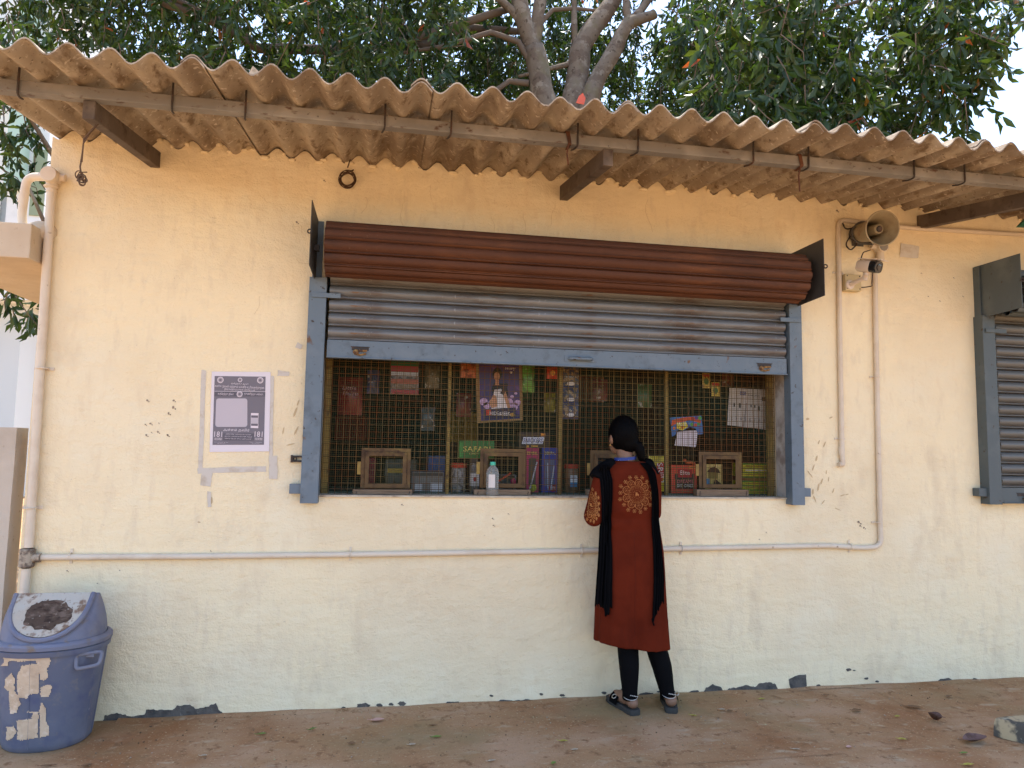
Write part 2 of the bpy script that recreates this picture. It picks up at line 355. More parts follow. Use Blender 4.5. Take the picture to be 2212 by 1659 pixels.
# corrugated roofing sheets, each a sheet with thickness
seams = [-3, 4, 10, 16, 22, 28, 34, 40, 46, 52]
ys = [YE, -.83, -.4, 0, .7, 1.6, 3.3]
for i in range(len(seams)-1):
    c0, c1 = seams[i]-.30, seams[i+1]+.30
    if i == 0: c0 = -2.85
    nx = int((c1-c0)*12); top = []; t = .0065; yo = random.uniform(-.008,.008)
    vs = []
    for a in range(nx+1):
        fr = a/nx; x = X0C+(c0+(c1-c0)*fr)*PITCH; lift = .011*(1-fr)
        for q, y in enumerate(ys):
            wob = .002*noise.noise((x*1.2, y*.8, i*7.3)); e = 0
            if q == 0:
                e = yo+.006*noise.noise((x*9, 1, i)) + .010*max(0, noise.noise((x*31, 4, i))-.25)
                if abs(x-P(1207,208,YE).x) < .05: e += .02
            z = zmid(y+e)+corr(x)+lift+wob
            vs += [(x, y+e, z-t), (x, y+e, z)]
    m2 = len(ys)*2; fs = []
    for a in range(nx):
        for q in range(len(ys)-1):
            b = a*m2+q*2; c = b+m2
            fs += [(b, b+2, c+2, c), (b+1, c+1, c+3, b+3)]
        b = a*m2; c = b+m2; fs.append((b, c, c+1, b+1)); e = m2-2; fs.append((b+e, b+e+1, c+e+1, c+e))
    for a in (0, nx):
        for q in range(len(ys)-1):
            b = a*m2+q*2; fs.append((b, b+1, b+3, b+2))
    r_ = MB(); r_.add(vs, fs); r_.build('roof_sheet', ASB, shop, smooth=True)
# eave beam, rafters, hook bolts
BM = MB(); BM.box(-2.2, XR, -.86, -.81, 2.785, 2.835); BM.build('eave_beam', STEEL, shop, bevel=.004)
for x in (-1.247, .985, 3.345, 5.6):
    b = MB(); x0, x1 = x-.024, x+.024
    vs = [(x0,-.845,2.703),(x1,-.845,2.703),(x1,-.845,2.783),(x0,-.845,2.783),(x0,.05,2.838),(x1,.05,2.838),(x1,.05,2.925),(x0,.05,2.925)]
    b.add(vs, [(0,1,2,3),(4,7,6,5),(0,4,5,1),(3,2,6,7),(0,3,7,4),(1,5,6,2)]); b.build('rafter', RAFT, shop, bevel=.004)
    b = MB(); b.box(x-.07, x+.07, -.012, .002, 2.80, 2.96)
for px in (52, 378, 530, 828, 968, 1232, 1360, 1604, 1724, 1955, 2062):
    yb = P(px, 200+px*.085, -.865); x = yb.x
    kx = X0C+PITCH*round((x-X0C)/PITCH); x = kx if abs(kx-x) < .06 else x
    b = MB(); zt = zmid(-.87)+AMP-.012
    b.tube(bend([(x, -.868, zt), (x, -.868, 2.775), (x-.008, -.835, 2.772), (x-.012, -.80, 2.782)], .012, 4), .0045, 6)
    b.build('roof_hook', DARKMETAL, shop, smooth=True)
for px in (1228, 1728):    # rusted straps wrapped round the beam
    x = P(px, 310, -.86).x; b = MB()
    for k in range(3):
        b.tube(bend([(x+.006*k-.01, -.81, 2.84), (x+.006*k-.012, -.866, 2.842), (x+.005*k, -.867, 2.78), (x+.004*k, -.81, 2.778)], .01, 3), .0035, 6)
    b.tube([(x, -.866, 2.79), (x-.004, -.85, 2.74), (x+.004, -.845, 2.69 if px < 1500 else 2.66)], .004, 6)
    b.build('rusted_strap', RUST, shop, smooth=True)

# stains, scrapes and tape residue on the plaster (each with a shape of its own)
STN = mat('brown_smear', (.56,.42,.25), .9, .1); STD = mat('dark_smear', (.32,.25,.19), .9, .1, var=[((.16,.12,.09), 60, .5, .6)]); TAPE = mat('old_tape_residue', (.60,.545,.48), .75, .2, var=[((.50,.42,.33), 20, .5, .7)])
def streak(b, x, y, l, wd, an):
    ca, sa = math.cos(an), math.sin(an)
    pts = [(-l/2,0),(-l*.2,-wd/2),(l*.25,-wd*.45),(l/2,0),(l*.2,wd*.4),(-l*.25,wd/2)]
    q = [P(x+u*ca-v*sa, y+u*sa+v*ca, -.0016) for u, v in pts]; b.add(q, [tuple(range(6))])
b = MB()
for (x, y, l, wd, an) in [(1757,1010,16,3,-1.2),(1764,990,14,4,-1.3),(1768,1052,20,4,-1.35),(1775,1040,16,3.5,-1.2),(1756,1062,14,4,-1.5),(1790,1035,12,2.5,-1.4),(1748,1022,14,2.5,1.0),(1753,1028,10,2,1.1),(1781,960,15,3,-1.15),(1769,955,11,3,-1.2),(1820,1070,13,2.5,-.3),(1800,1060,13,2.5,-1.2),(1760,1078,17,3,1.2),(1778,1085,14,2.5,-.9),(1785,1020,10,2,-1.5),(1745,905,8,5,0),(1795,902,9,3,-.4),(638,890,24,5,-1.2),(628,960,20,3,-.2),(640,930,22,4,-1.1),(655,940,12,4,-1.3),(612,930,18,3,-1.35),(644,870,16,3,-1.2),(456,1080,18,6,1.5),(430,1128,8,3,.1),(1810,1100,16,2,.4),(1830,1068,9,2,-.2)]:
    streak(b, x, y, l, wd, an)
tag(b.build('brown_smears', STN, shop, fixn=False), kind='stuff')
b = MB()
for (x, y, r) in [(318,865,4),(375,865,4),(374,880,5),(364,893,4),(325,915,4),(343,914,2),(341,933,4),(327,934,2),(316,940,4),(314,917,3),(362,940,4),(1808,455,4),(1858,1136,3),(1866,1140,3.5),(641,480,4),(1064,1120,3),(1066,1135,3),(590,1545,2),(145,1233,3),(258,1232,2),(1855,1128,5),(1140,1075,3),(700,390,3),(868,1090,3),(1098,1110,2),(210,1260,2),(455,1190,2),(2080,640,2),(2060,600,2),(1990,590,2),(2005,640,2),(2030,650,2),(1640,1165,2),(1655,1150,2),(905,362,3)]:
    streak(b, x, y, r*1.4, r*1.0, random.uniform(0,3)); streak(b, x+r*.9, y+.7*r, r*.8, r*.6, random.uniform(0,3))
tag(b.build('dark_specks', STD, shop, fixn=False), kind='stuff')
b = MB()
SK = [0]
def strip(x0, y0, x1, y1, w2):
    SK[0] += 1
    a, c = Vector((x0,y0,0)), Vector((x1,y1,0)); d = (c-a).normalized(); nn = Vector((-d.y, d.x, 0))*w2
    q = [a+nn, c+nn*random.uniform(.7,1.2), c-nn*random.uniform(.7,1.2), a-nn]
    pts = ragged([P(v.x, v.y, -.0012-.0004*SK[0]) for v in q], .0035, 6, x0); b.slab(pts, (0,.0002,0))
strip(440,800,432,1015,5); strip(427,1017,575,1014,6); strip(448,1016,445,1050,12); strip(588,812,585,1000,4); strip(590,985,590,1035,9); strip(600,806,625,808,6); strip(452,1062,452,1095,4); strip(640,745,652,750,6)
strip(1945,540,1985,543,15)
tag(b.build('tape_residue', TAPE, shop, fixn=False), kind='stuff')
# hairline cracks in the plaster under the eaves
b = MB()
for (x, y, l) in [(790,425,50),(870,440,70),(1060,470,60),(1130,460,70),(1200,440,60),(1400,430,90),(560,420,40),(2060,470,60),(930,400,40),(640,560,60),(560,640,50)]:
    pts = []; px, py = x, y; an = random.uniform(.8,2.0)
    for k in range(6): pts.append(P(px, py, -.0006)); an += random.uniform(-.6,.6); px += math.cos(an)*l/6; py += math.sin(an)*l/6
    b.tube(pts, .0007, 4)
tag(b.build('hairline_cracks', STN, shop), kind='stuff')

b = MB(); vs = []; n = 260
for i in range(n+1):
    x = -1.25+5.6*i/n; wd = .018+.05*max(0, .5+noise.noise((x*2.1,0,4)))+.02*noise.noise((x*9,1,4)); hh = .004+.010*max(0, .4+noise.noise((x*3.3,2,4)))
    vs += [(x,-.0005,.011+hh), (x,-.35*wd,.012+hh*.7), (x,-wd,.0112)]
b.add(vs, [(i*3+k, i*3+k+1, i*3+k+4, i*3+k+3) for i in range(n) for k in range(2)])
tag(b.build('dust_drift', WALK, pav, smooth='all'), kind='stuff')

# ============================================================ roller shutters
def slat_profile(h=.075, d=.020):
    return [(a*h, b*d) for a, b in ((0,.45),(.03,.42),(.035,-.30),(.07,-.56),(.12,-.56),(.155,-.20),(.18,-.06),(.21,-.08),(.27,-.40),(.37,-.76),(.50,-.98),(.64,-1),(.76,-.86),(.87,-.56),(.945,-.24),(.96,.35),(1,.45))]
def extrude_x(prof, x0, x1, thick=.003, nx=1, sag=0):
    b = MB(); n = len(prof); vs = []
    for i in range(nx+1):
        x = x0+(x1-x0)*i/nx
        for z, y in prof: vs.append((x, y, z))
        for z, y in prof: vs.append((x, y+thick, z))
    k = 2*n; fs = []
    for i in range(nx):
        a, c = i*k, (i+1)*k
        for j in range(n-1): fs += [(a+j, c+j, c+j+1, a+j+1), (a+n+j, a+n+j+1, c+n+j+1, c+n+j)]
    for e in (0, nx*k): fs += [(e+j, e+j+1, e+n+j+1, e+n+j) for j in range(n-1)]
    b.add(vs, fs); return b
def shutter(name, x0, x1, zbar0, ztop, label, closed, paint, drum_mat, slat_mat, plate_mat, zg0=1.078):
    root = thing(name, ((x0+x1)/2, -.05, zg0), label, 'roller shutter'); O = ORG[root.name]
    yc = -.036; hb = .098
    # bottom bar
    b = MB(); b.box(x0+.025, x1-.025, yc-.022, yc+.006, zbar0, zbar0+hb); b.box(x0+.025, x1-.025, yc-.034, yc-.022, zbar0, zbar0+.006)
    bar = b.build('bottom_bar', paint, root, bevel=.0015)
    b = MB(); xm = (x0+x1)/2+.06
    if not closed:
        for sx in (-1, 1): b.box(xm+sx*.075-.018, xm+sx*.075+.018, yc-0.0260, yc-0.0210, zbar0+.030, zbar0+.062)
        b.tube(bend([(xm-.066, yc-0.0240, zbar0+.046), (xm-.056, yc-0.0440, zbar0+.046), (xm+.056, yc-0.0440, zbar0+.046), (xm+.066, yc-0.0240, zbar0+.046)], .012, 3), .010, 8)
        b.build('pull_handle', paint, bar, smooth=True)
    locks = [(x0+.20, 0), (x1-.17, 1)] if not closed else [(x0+.18, 2)]
    for lx, kind in locks:
        b = MB(); b.box(lx-.045, lx+.045, yc-0.0235, yc-0.0215, zbar0+.045, zbar0+.062); b.box(lx-.05, lx+.05, yc-0.0260, yc-0.0215, zbar0+.062, zbar0+.066)
        b.build('lock_slot', DARKMETAL, bar)
        b = MB()
        if kind == 2:
            b.box(lx-.014, lx+.014, yc-0.0440, yc-0.0280, zbar0+.012, zbar0+.040, Matrix.Translation((lx, 0, zbar0+.04)) @ Matrix.Rotation(-.5,4,'Y') @ Matrix.Translation((-lx, 0, -zbar0-.04)))
            b.torus((lx+.012, yc-0.0360, zbar0+.046), .011, .003, (0,1,.2), 12, 6)
            b.build('padlock', mat('brass', (.35,.23,.09), .45, .5, metal=.6), bar, smooth=True, bevel=.001)
        else:
            b.ball((lx-.022, yc-0.0280, zbar0+.036), (.017,.010,.014), 8, 6); b.box(lx-.005, lx+.035, yc-0.0340, yc-0.0230, zbar0+.038, zbar0+.048)
            b.tube([(lx-.03, yc-0.0260, zbar0+.026), (lx, yc-0.0320, zbar0+.020), (lx+.03, yc-0.0260, zbar0+.028)], .005, 6)
            b.build('latch', mat('rusted_latch', (.20,.10,.035), .75, .3, var=[((.34,.22,.08), 60, .5, .6), ((.07,.04,.03), 40, .5, .65)]), bar, smooth=True)
    # curtain
    h = .0745; ns = int(math.ceil((ztop-zbar0-hb)/h))
    sb = extrude_x([(z, y) for z, y in slat_profile(h, .026)], x0+.028-O.x, x1-.028-O.x, .002)
    me = None
    for k in range(ns):
        if me is None:
            o = MB(); o.v = [(v[0]+O.x, v[1]+yc, v[2]+zbar0+hb) for v in sb.v]; o.f = sb.f; o.mi = sb.mi
            first = o.build('curtain_slat', slat_mat, root, smooth=True); me = first.data
        else: link('curtain_slat', me, root, (0, random.uniform(-.0015,.0015), k*h))
    # drum of rolled-up slats
    yd, zd, R = -.172, 2.405, .138
    nd = 12; pr = []
    an = 2*PI/nd; ch = 2*R*math.sin(an/2)
    dp = [(0,.55),(.045,.50),(.05,-.60),(.09,-.78),(.13,-.72),(.165,-.36),(.20,-.32),(.36,-.74),(.52,-.97),(.68,-.98),(.82,-.84),(.925,-.55),(.95,.35),(1,.55)]
    prof = [(z*ch-ch/2, y*.028-R*math.cos(an/2)+.014) for z, y in dp]
    sb = extrude_x(prof, x0+.012-O.x, x1-.012-O.x, .003)
    o = MB(); o.v = [(v[0]+O.x, v[1]+O.y, v[2]+O.z) for v in sb.v]; o.f = sb.f; o.mi = sb.mi
    for k in range(nd):
        rt = (k*an+.13, 0, 0); lc = (0, yd-O.y, zd-O.z)
        if k == 0: d0 = o.build('drum_slat', drum_mat, root, smooth=True); d0.location = lc; d0.rotation_euler = rt
        else: link('drum_slat', d0.data, root, lc, rt)
    b = MB(); b.tube([(x0+.02, yd, zd), (x1-.02, yd, zd)], R-.018, 20); b.build('drum_core', DARKMETAL, root, smooth=True)
    # side plates, angles, guides
    for sx, xp in ((-1, x0-.055), (1, x1+.045)):
        b = MB(); b.slab([(xp, -.34, 2.275), (xp, -.338, 2.605), (xp, -.002, 2.605), (xp, -.002, 2.262)], (.004,0,0)); pl = b.build('side_plate', plate_mat, root)
        b = MB(); b.torus((xp+sx*.002, -.352, 2.44), .010, .004, (1,0,0) if False else (.3,1,0), 12, 6); b.tube([(xp+.002, -.342, 2.44), (xp+.002, -.33, 2.44)], .004, 6); b.build('plate_eye', DARKMETAL, pl, smooth=True)
        b = MB(); b.box(xp+(.005 if sx < 0 else -.03), xp+(.03 if sx < 0 else -.001), -.19, -.16, 2.39, 2.42); b.build('axle_block', DARKMETAL, pl)
        xg0, xg1 = (x0-.078, x0+.012) if sx < 0 else (x1-.010, x1+.070)
        b = MB()
        if sx < 0: b.box(xp-.012, xp+.034, -.012, -.001, 2.15, 2.60); b.box(xp-.012, xp-.006, -.05, -.012, 2.15, 2.60)
        else: b.box(xp-.030, xp+.014, -.012, -.001, 2.15, 2.60); b.box(xp+.008, xp+.014, -.05, -.012, 2.15, 2.60)
        b.build('wall_angle', paint, root)
        b = MB(); b.box(xg0, xg1, -.072, -.064, zg0, 2.275); b.box(xg0, xg0+.006, -.064, -.0005, zg0, 2.274); b.box(xg1-.006, xg1, -.064, -.0005, zg0, 2.274)
        gd = b.build('guide_rail', paint, root, bevel=.001)
        b = MB(); xa, xb = (xg1-.075, xg1+.075) if sx < 0 else (xg0-.062, xg0+.07)
        b.box(xa, xb, -.082, -.0725, 2.165, 2.190); b.build('stop_lug', paint, gd, bevel=.001)
        b = MB(); xa, xb = (xg0-.058, xg0-.001) if sx < 0 else (xg1+.001, xg1+.050)
        b.box(xa, xb, -.055, -.003, zg0+.048, zg0+.098); b.build('fixing_tab', paint, gd, bevel=.002)
    return root
shutter('roller_shutter', -.345, 2.38, 1.846, 2.335, 'half raised grey roller shutter with rusty brown drum above the counter', False, BLUE, RUST, SLAT, PLATE)
shutter('roller_shutter', 3.785, 6.0, 1.092, 2.335, 'lowered slate grey roller shutter with padlock at the right edge', True, BLUE2, BLUE2,
        mat('closed_slat', (.125,.125,.118), .5, .4, metal=.15, var=[((.16,.165,.16), 4, .48, .7, (1,8,8)), ((.085,.058,.043), 5, .50, .64, (1,6,6))]), BLUE2, 1.086)
# wall bracket and strap left over beside the shutter
b = MB(); b.box(P(630,985).x, P(655,985).x, -.016, -.002, P(640,998).z, P(640,994).z); b.box(P(630,985).x, P(655,985).x, -.016, -.002, P(640,988).z, P(640,984).z)
b.box(P(629,985).x, P(633,985).x, -.018, -.001, P(640,999).z, P(640,983).z); b.torus((P(638,991).x, -.01, P(638,991).z), .008, .003, (0,1,0), 12, 6)
tag(b.build('wall_bracket', DARKMETAL, None, org=P(640,991)), 'small rusty bracket bolted to the wall left of the shutter guide', 'bracket')

# ============================================================ pipes and conduits on the wall
def clip(b, p, horiz):
    x, z = p
    if horiz: b.torus((x, -.016, z), .0175, .003, (1,0,0), 16, 6); b.box(x-.006, x+.006, -.006, -.0005, z+.016, z+.036); b.box(x-.006, x+.006, -.006, -.0005, z-.036, z-.016)
    else: b.torus((x, -.016, z), .0175, .003, (0,0,1), 16, 6); b.box(x+.016, x+.036, -.006, -.0005, z-.006, z+.006); b.box(x-.036, x-.016, -.006, -.0005, z-.006, z+.006)
def W(px, py, y=-.0165): p = P(px, py); return Vector((p.x, y, p.z))
PR = .0150
dp = thing('drain_pipe', W(60,1290), 'cream plastic downpipe running down the left corner of the shop wall', 'pipe')
t0, t1 = W(118,400,-.03), W(57,1290,-.03); ju = W(65,1203,-.03)
b = MB(); b.tube([t0, Vector((ju.x+.004,-.03,ju.z+.05))], .0215, 14); b.tube([Vector((ju.x,-.03,ju.z-.05)), Vector((t1.x,-.03,.014))], .0215, 14); b.build('pipe_run', PVC, dp, smooth=True)
b = MB()
for (px, py) in ((97,797),(72,1096)):
    q = W(px, py); b.torus((q.x, -.03, q.z), .027, .004, (0,0,1), 18, 6); b.box(q.x-.045, q.x+.045, -.008, -.0005, q.z-.008, q.z+.008)
q = W(116,408); b.torus((q.x, -.03, q.z), .029, .005, (0,0,1), 18, 6); b.build('pipe_clip', PVC, dp, smooth=True)
b = MB(); tj = W(119,387,-.03); My = Matrix.Translation(tj) @ Matrix.Rotation(PI/2,4,'X')
b.lathe([(.036,-.02),(.040,-.018),(.040,.045),(.037,.05)], My, 22); b.tube([tj+Vector((0,0,0)), tj+Vector((.062,0,0))], .019, 12); b.lathe([(.024,.05),(.0245,.062)], Matrix.Translation(tj+Vector((0,0,-.13))), 14)
b.tube([tj, tj+Vector((0,0,-.06))], .027, 14); b.build('tee_joint', PVC, dp, smooth=True)
b = MB(); e0 = tj+Vector((-.03,.005,0)); b.tube(bend([e0, e0+Vector((-.10,.02,.0)), e0+Vector((-.115,.03,-.20)), e0+Vector((-.10,.03,-.28))], .06, 7), .021, 14); b.tube([e0+Vector((-.113,.03,-.10)), e0+Vector((-.114,.03,-.135))], .0235, 14); b.build('side_elbow', PVC, dp, smooth=True)
b = MB(); b.lathe([(.030,-.045),(.034,-.04),(.034,.04),(.030,.045)], Matrix.Translation(ju), 18); b.tube([ju, ju+Vector((.06,0,0))], .022, 12)
b.build('junction_box', mat('grimy_pvc', (.40,.33,.25), .7, .3, var=[((.12,.09,.07), 25, .45, .6)]), dp, smooth=True)
cond = thing('conduit_pipe', W(65,1203), 'long cream conduit running low across the wall and turning up at the right', 'pipe')
path = [ju+Vector((.05,.01,0))] + [W(x, y) for x, y in ((420,1201),(770,1197),(1250,1189),(1480,1184),(1790,1178),(1860,1183),(1900,1180),(1897,1130),(1889,760),(1886,560))]
b = MB(); b.tube(bend(path, .06, 6), PR, 12); b.build('pipe_run', PVC, cond, smooth=True)
for px, py, hz in ((155,1201,1),(757,1196,1),(1255,1189,1),(1470,1184,1),(1833,1180,1),(1893,1128,0),(1888,815,0)):
    b = MB(); q = W(px, py); clip(b, (q.x, q.z), hz); b.build('pipe_clip', PVC, cond, smooth=True)
b = MB(); q = W(1894,538,-.03); My = Matrix.Translation(q) @ Matrix.Rotation(PI/2,4,'X'); b.lathe([(.030,-.02),(.034,-.018),(.034,.032),(.030,.034)], My, 20)
b.tube([q, q+Vector((0,0,-.08))], .023, 12); b.tube([q+Vector((-.065,0,.008)), q], .019, 12); b.tube([q, q+Vector((.05,0,0))], .017, 12); b.build('tee_joint', PVC, cond, smooth=True)
cv = mat('grey_cap', (.28,.25,.22), .6, .3); b = MB(); b.lathe([(.0285,.0),(.0285,.003)], Matrix.Translation(q+Vector((0,-.033,0))) @ Matrix.Rotation(PI/2,4,'X'), 20); b.build('joint_cap', cv, cond)
c2 = thing('conduit_pipe', W(1815,1000), 'cream conduit hooked at its lower end beside the horn loudspeaker', 'pipe')
b = MB(); b.tube(bend([W(2250,511), W(1960,494), W(1850,481), W(1808,476), W(1808,520), W(1811,760), W(1815,970), W(1817,1004), W(1808,1003)], .05, 6), PR, 12); b.build('pipe_run', PVC, c2, smooth=True)
for px, py in ((1809,590),(1813,948)):
    b = MB(); q = W(px, py); clip(b, (q.x, q.z), 0); b.build('pipe_clip', PVC, c2, smooth=True)
b = MB(); q = W(1814,968); b.tube([q+Vector((0,0,.005)), q+Vector((0,0,-.045))], .0168, 12); b.build('coupling', PVC, c2, smooth=True)

# ============================================================ left of the shop
PLASTER2 = mat('pale_plaster', (.60,.50,.38), .9, .12, var=[((.52,.42,.31), 3, .45, .7), ((.42,.33,.24), 30, .64, .76)], bump=[(40,.35,.006)])
ch = thing('sunshade_slab', (-2.0,.5,2.27), 'concrete sunshade slab projecting from the shop side at the left edge', 'sunshade')
b = MB(); b.slab([(-1.748,-.145,2.27),(-2.27,-.145,2.27),(-2.27,1.6,2.27),(-1.748,1.6,2.27)], (0,0,.175)); b.v = [(x if x > -2 else x, y, z) for x, y, z in b.v]; b.build('slab', PLASTER2, ch, bevel=.006)
b = MB(); q = W(97,475,-.01); b.ball((q.x-.01, .0, 2.445), (.075,.06,.055), 10, 7); b.build('mortar_lump', MORTAR if False else PLASTER2, ch, smooth='all')
bw = MB(); bw.slab(ragged([(-1.80,-.02,1.44),(-2.9,-.02,1.45),(-2.9,-.02,.0),(-1.80,-.02,.0)], .008, 8, 3), (0,.12,0))
tag(bw.build('boundary_wall', mat('grey_plaster', (.52,.45,.37), .9, .1, var=[((.42,.35,.28), 3, .45, .7), ((.30,.22,.16), 28, .66, .78)], bump=[(30,.35,.008)]), None, org=(-2.2,0,0)), 'grey plastered boundary wall behind the blue bin', 'wall')
# white building far behind
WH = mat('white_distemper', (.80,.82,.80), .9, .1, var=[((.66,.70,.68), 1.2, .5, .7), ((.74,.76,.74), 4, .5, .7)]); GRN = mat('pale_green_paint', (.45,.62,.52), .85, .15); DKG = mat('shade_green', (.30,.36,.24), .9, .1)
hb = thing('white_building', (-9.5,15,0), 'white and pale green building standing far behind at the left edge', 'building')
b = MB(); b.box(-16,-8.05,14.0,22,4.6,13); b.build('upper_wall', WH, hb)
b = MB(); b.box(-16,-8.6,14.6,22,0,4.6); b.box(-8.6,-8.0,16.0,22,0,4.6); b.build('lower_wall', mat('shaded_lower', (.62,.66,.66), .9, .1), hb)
b = MB(); b.box(-8.75,-8.45,13.6,14.0,7.2,13); b.build('fin', GRN, hb)
b = MB(); b.box(-16,-8.4,13.3,14.0,9.9,10.1); b.build('ledge', GRN, hb)
b = MB(); b.box(-16,-8.9,13.95,14.0,5.1,5.25); b.build('lower_ledge', WH, hb)
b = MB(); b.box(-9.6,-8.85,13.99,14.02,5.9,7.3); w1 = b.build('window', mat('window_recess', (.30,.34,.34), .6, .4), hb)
b = MB()
for k in range(9): b.box(-9.4,-8.95,13.93,13.965,5.95+k*.12,6.03+k*.12)
b.build('louvre', WH, w1)
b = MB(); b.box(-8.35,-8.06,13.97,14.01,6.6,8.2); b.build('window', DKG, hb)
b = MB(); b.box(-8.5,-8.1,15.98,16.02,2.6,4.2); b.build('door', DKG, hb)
# ============================================================ window grille
GY = .12
gr = thing('window_grille', (1.0, GY, OZ0+.009), 'rusty wire mesh grille with small hatches across the shop counter', 'grille')
gx0, gx1, gz0, gz1 = P(694,1070,GY).x, P(1674,1070,GY).x, P(1000,1072,GY).z, 2.2
b = MB(); x = gx0
y0 = GY
while x < gx1:
    xx = x+random.uniform(-.0008,.0008); b.box(xx-.00065, xx+.00065, y0, y0+.0013, gz0, gz1); x += .0118
z = gz0
while z < gz1:
    b.box(gx0, gx1, y0+.0014, y0+.0027, z-.00065, z+.00065); z += .0118
tag(b.build('fine_wire_mesh', MESHF, gr, fixn=False), kind='stuff')
b = MB(); y1 = GY-.014; x = gx0
while x < gx1:
    xx = x+random.uniform(-.003,.003); lean = random.uniform(-.004,.004); w2 = random.uniform(.0010,.0015)
    b.add([(xx-w2,y1,gz0),(xx+w2,y1,gz0),(xx+w2+lean,y1,gz1),(xx-w2+lean,y1,gz1),(xx-w2,y1+.003,gz0),(xx+w2,y1+.003,gz0),(xx+w2+lean,y1+.003,gz1),(xx-w2+lean,y1+.003,gz1)], [(0,1,2,3),(4,7,6,5),(0,3,7,4),(1,5,6,2)]); x += .0355
z = gz0
while z < gz1:
    zz = z+random.uniform(-.003,.003); b.box(gx0, gx1, y1+.003, y1+.006, zz-.0012, zz+.0012); z += .0355
tag(b.build('coarse_wire_mesh', MESHC, gr, fixn=False), kind='stuff')
for px0, px1, wy in ((697,711,0),(965.5,972.5,1),(1207,1214,1),(1438,1445,1),(1660,1672,0)):
    b = MB(); xa, xb = P(px0,950,GY).x, P(px1,950,GY).x; b.box(xa, xb, GY+.006, GY+.03, gz0-.004, gz1); b.build('post' if wy else 'angle_post', ANGLE, gr, bevel=.001)
b = MB(); b.box(gx0-.005, gx1+.006, GY+.005, GY+.028, gz0-.012, gz0+.006); b.build('bottom_rail', mat('rail_iron', (.10,.085,.05), .7, .3, var=[((.2,.15,.07), 20, .55, .7)]), gr)
b = MB(); b.box(OX0-.02, OX1+.02, GY+.007, GY+.03, gz1-.01, gz1+.03); b.build('top_rail', ANGLE, gr)
def frame(b, x0, x1, z0, z1, t, ya, yb):
    b.box(x0, x1, ya, yb, z0, z0+t); b.box(x0, x1, ya, yb, z1-t, z1); b.box(x0, x0+t, ya, yb, z0+t, z1-t); b.box(x1-t, x1, ya, yb, z0+t, z1-t)
for (ax0, ay0, ax1, ay1, lx0, lx1) in ((778,969,888,1055,762,890),(1036,970,1136,1054,1024,1145),(1275,974,1372,1055,1268,1380),(1510,977,1602,1055,1503,1615)):
    Y = GY-.022; a, c = P(ax0, ay1, Y), P(ax1, ay0, Y)
    b = MB(); frame(b, a.x, c.x, a.z, c.z, .021, Y, Y+.006); hf = b.build('hatch_frame', HATCH, gr, bevel=.001)
    b = MB(); frame(b, a.x+.022, c.x-.022, a.z+.004, c.z-.022, .022, Y-.008, Y-.001); b.build('hatch_door', HATCH, hf, bevel=.001)
    b = MB(); zc = (a.z+c.z)/2; b.box(a.x-.020, a.x-.001, Y-.002, Y+.002, zc-.035, zc+.035); b.build('hinge', ANGLE, hf)
    l0, l1 = P(lx0,1057,.07), P(lx1,1073,.07)
    b = MB(); b.box(l0.x, l1.x, .055, GY-.016, OZ0+.010, l0.z); lg = b.build('ledge', WOOD, gr, bevel=.003)
    b = MB()
    for q in (.018, -.018):
        xx = (l0.x+q) if q > 0 else l1.x+q
        b.tube([(xx, .053, OZ0+.014), (xx+.004, .0535, l0.z-.012), (xx, .07, l0.z+.002)], .0022, 5)
    tag(b.build('tie_wire', DARKMETAL, lg), kind='stuff')

# ============================================================ goods behind the grille
# counter carrying the goods
CZ = 1.122
ct = MB(); ct.box(OX0-.6, OX1+.4, .2, .75, 1.06, CZ); ct.box(OX0-.6, OX1+.4, .70, .74, .02, 1.06)
tag(ct.build('counter', mat('green_counter', (.10,.14,.11), .7, .25, var=[((.05,.06,.05), 6, .45, .7)]), None, org=(1,.45,.02)), 'dark green shop counter just behind the wire mesh', 'counter')
colm = {}
def cm_(r, g, b, rough=.5):
    k = (r,g,b,rough)
    if k not in colm: colm[k] = mat('print_%d_%d_%d' % (r,g,b), lin(r,g,b), rough, .35)
    return colm[k]
def rect(name, d0, d1, Y, m_, par, off=.001):
    a, c = P(d0[0], d1[1], Y), P(d1[0], d0[1], Y); b = MB(); b.add([(a.x,Y-off,a.z),(c.x,Y-off,a.z),(c.x,Y-off,c.z),(a.x,Y-off,c.z)], [(0,1,2,3)]); return b.build(name, m_, par)
def txt(s, dx, dy, dw, dh, Y, m_, par, rot=0, off=.002, shear=0):
    c = P(dx, dy, Y); e = P(dx+dw/2, dy, Y); f = P(dx, dy-dh/2, Y); return text(s, c.x, c.z, Y-off, 2*(e.x-c.x), 2*(f.z-c.z), m_, par, rot, shear=shear)
def carton(name, d0, d1, Y, depth, m_, label, cat='box', group=None, sit=None):
    a, c = P(d0[0], d1[1], Y), P(d1[0], d0[1], Y); z0 = sit if sit is not None else a.z
    root = thing(name, ((a.x+c.x)/2, Y+depth/2, z0), label, cat, group)
    b = MB(); b.box(a.x, c.x, Y, Y+depth, z0, c.z); b.build('carton', m_, root, bevel=.002); return root
def disc(name, dx, dy, rx, ry, Y, m_, par, off=.0015, n=20):
    c = P(dx, dy, Y); a = abs(P(dx+rx, dy, Y).x-c.x); h = abs(P(dx, dy-ry, Y).z-c.z); b = MB()
    b.add([(c.x+a*math.cos(2*PI*i/n), Y-off, c.z+h*math.sin(2*PI*i/n)) for i in range(n)], [tuple(range(n))]); return b.build(name, m_, par)
def poly(name, dpts, Y, m_, par, off=.0015):
    b = MB(); b.add([P(x, y, Y)+Vector((0,-off,0)) for x, y in dpts], [tuple(range(len(dpts)))]); return b.build(name, m_, par)
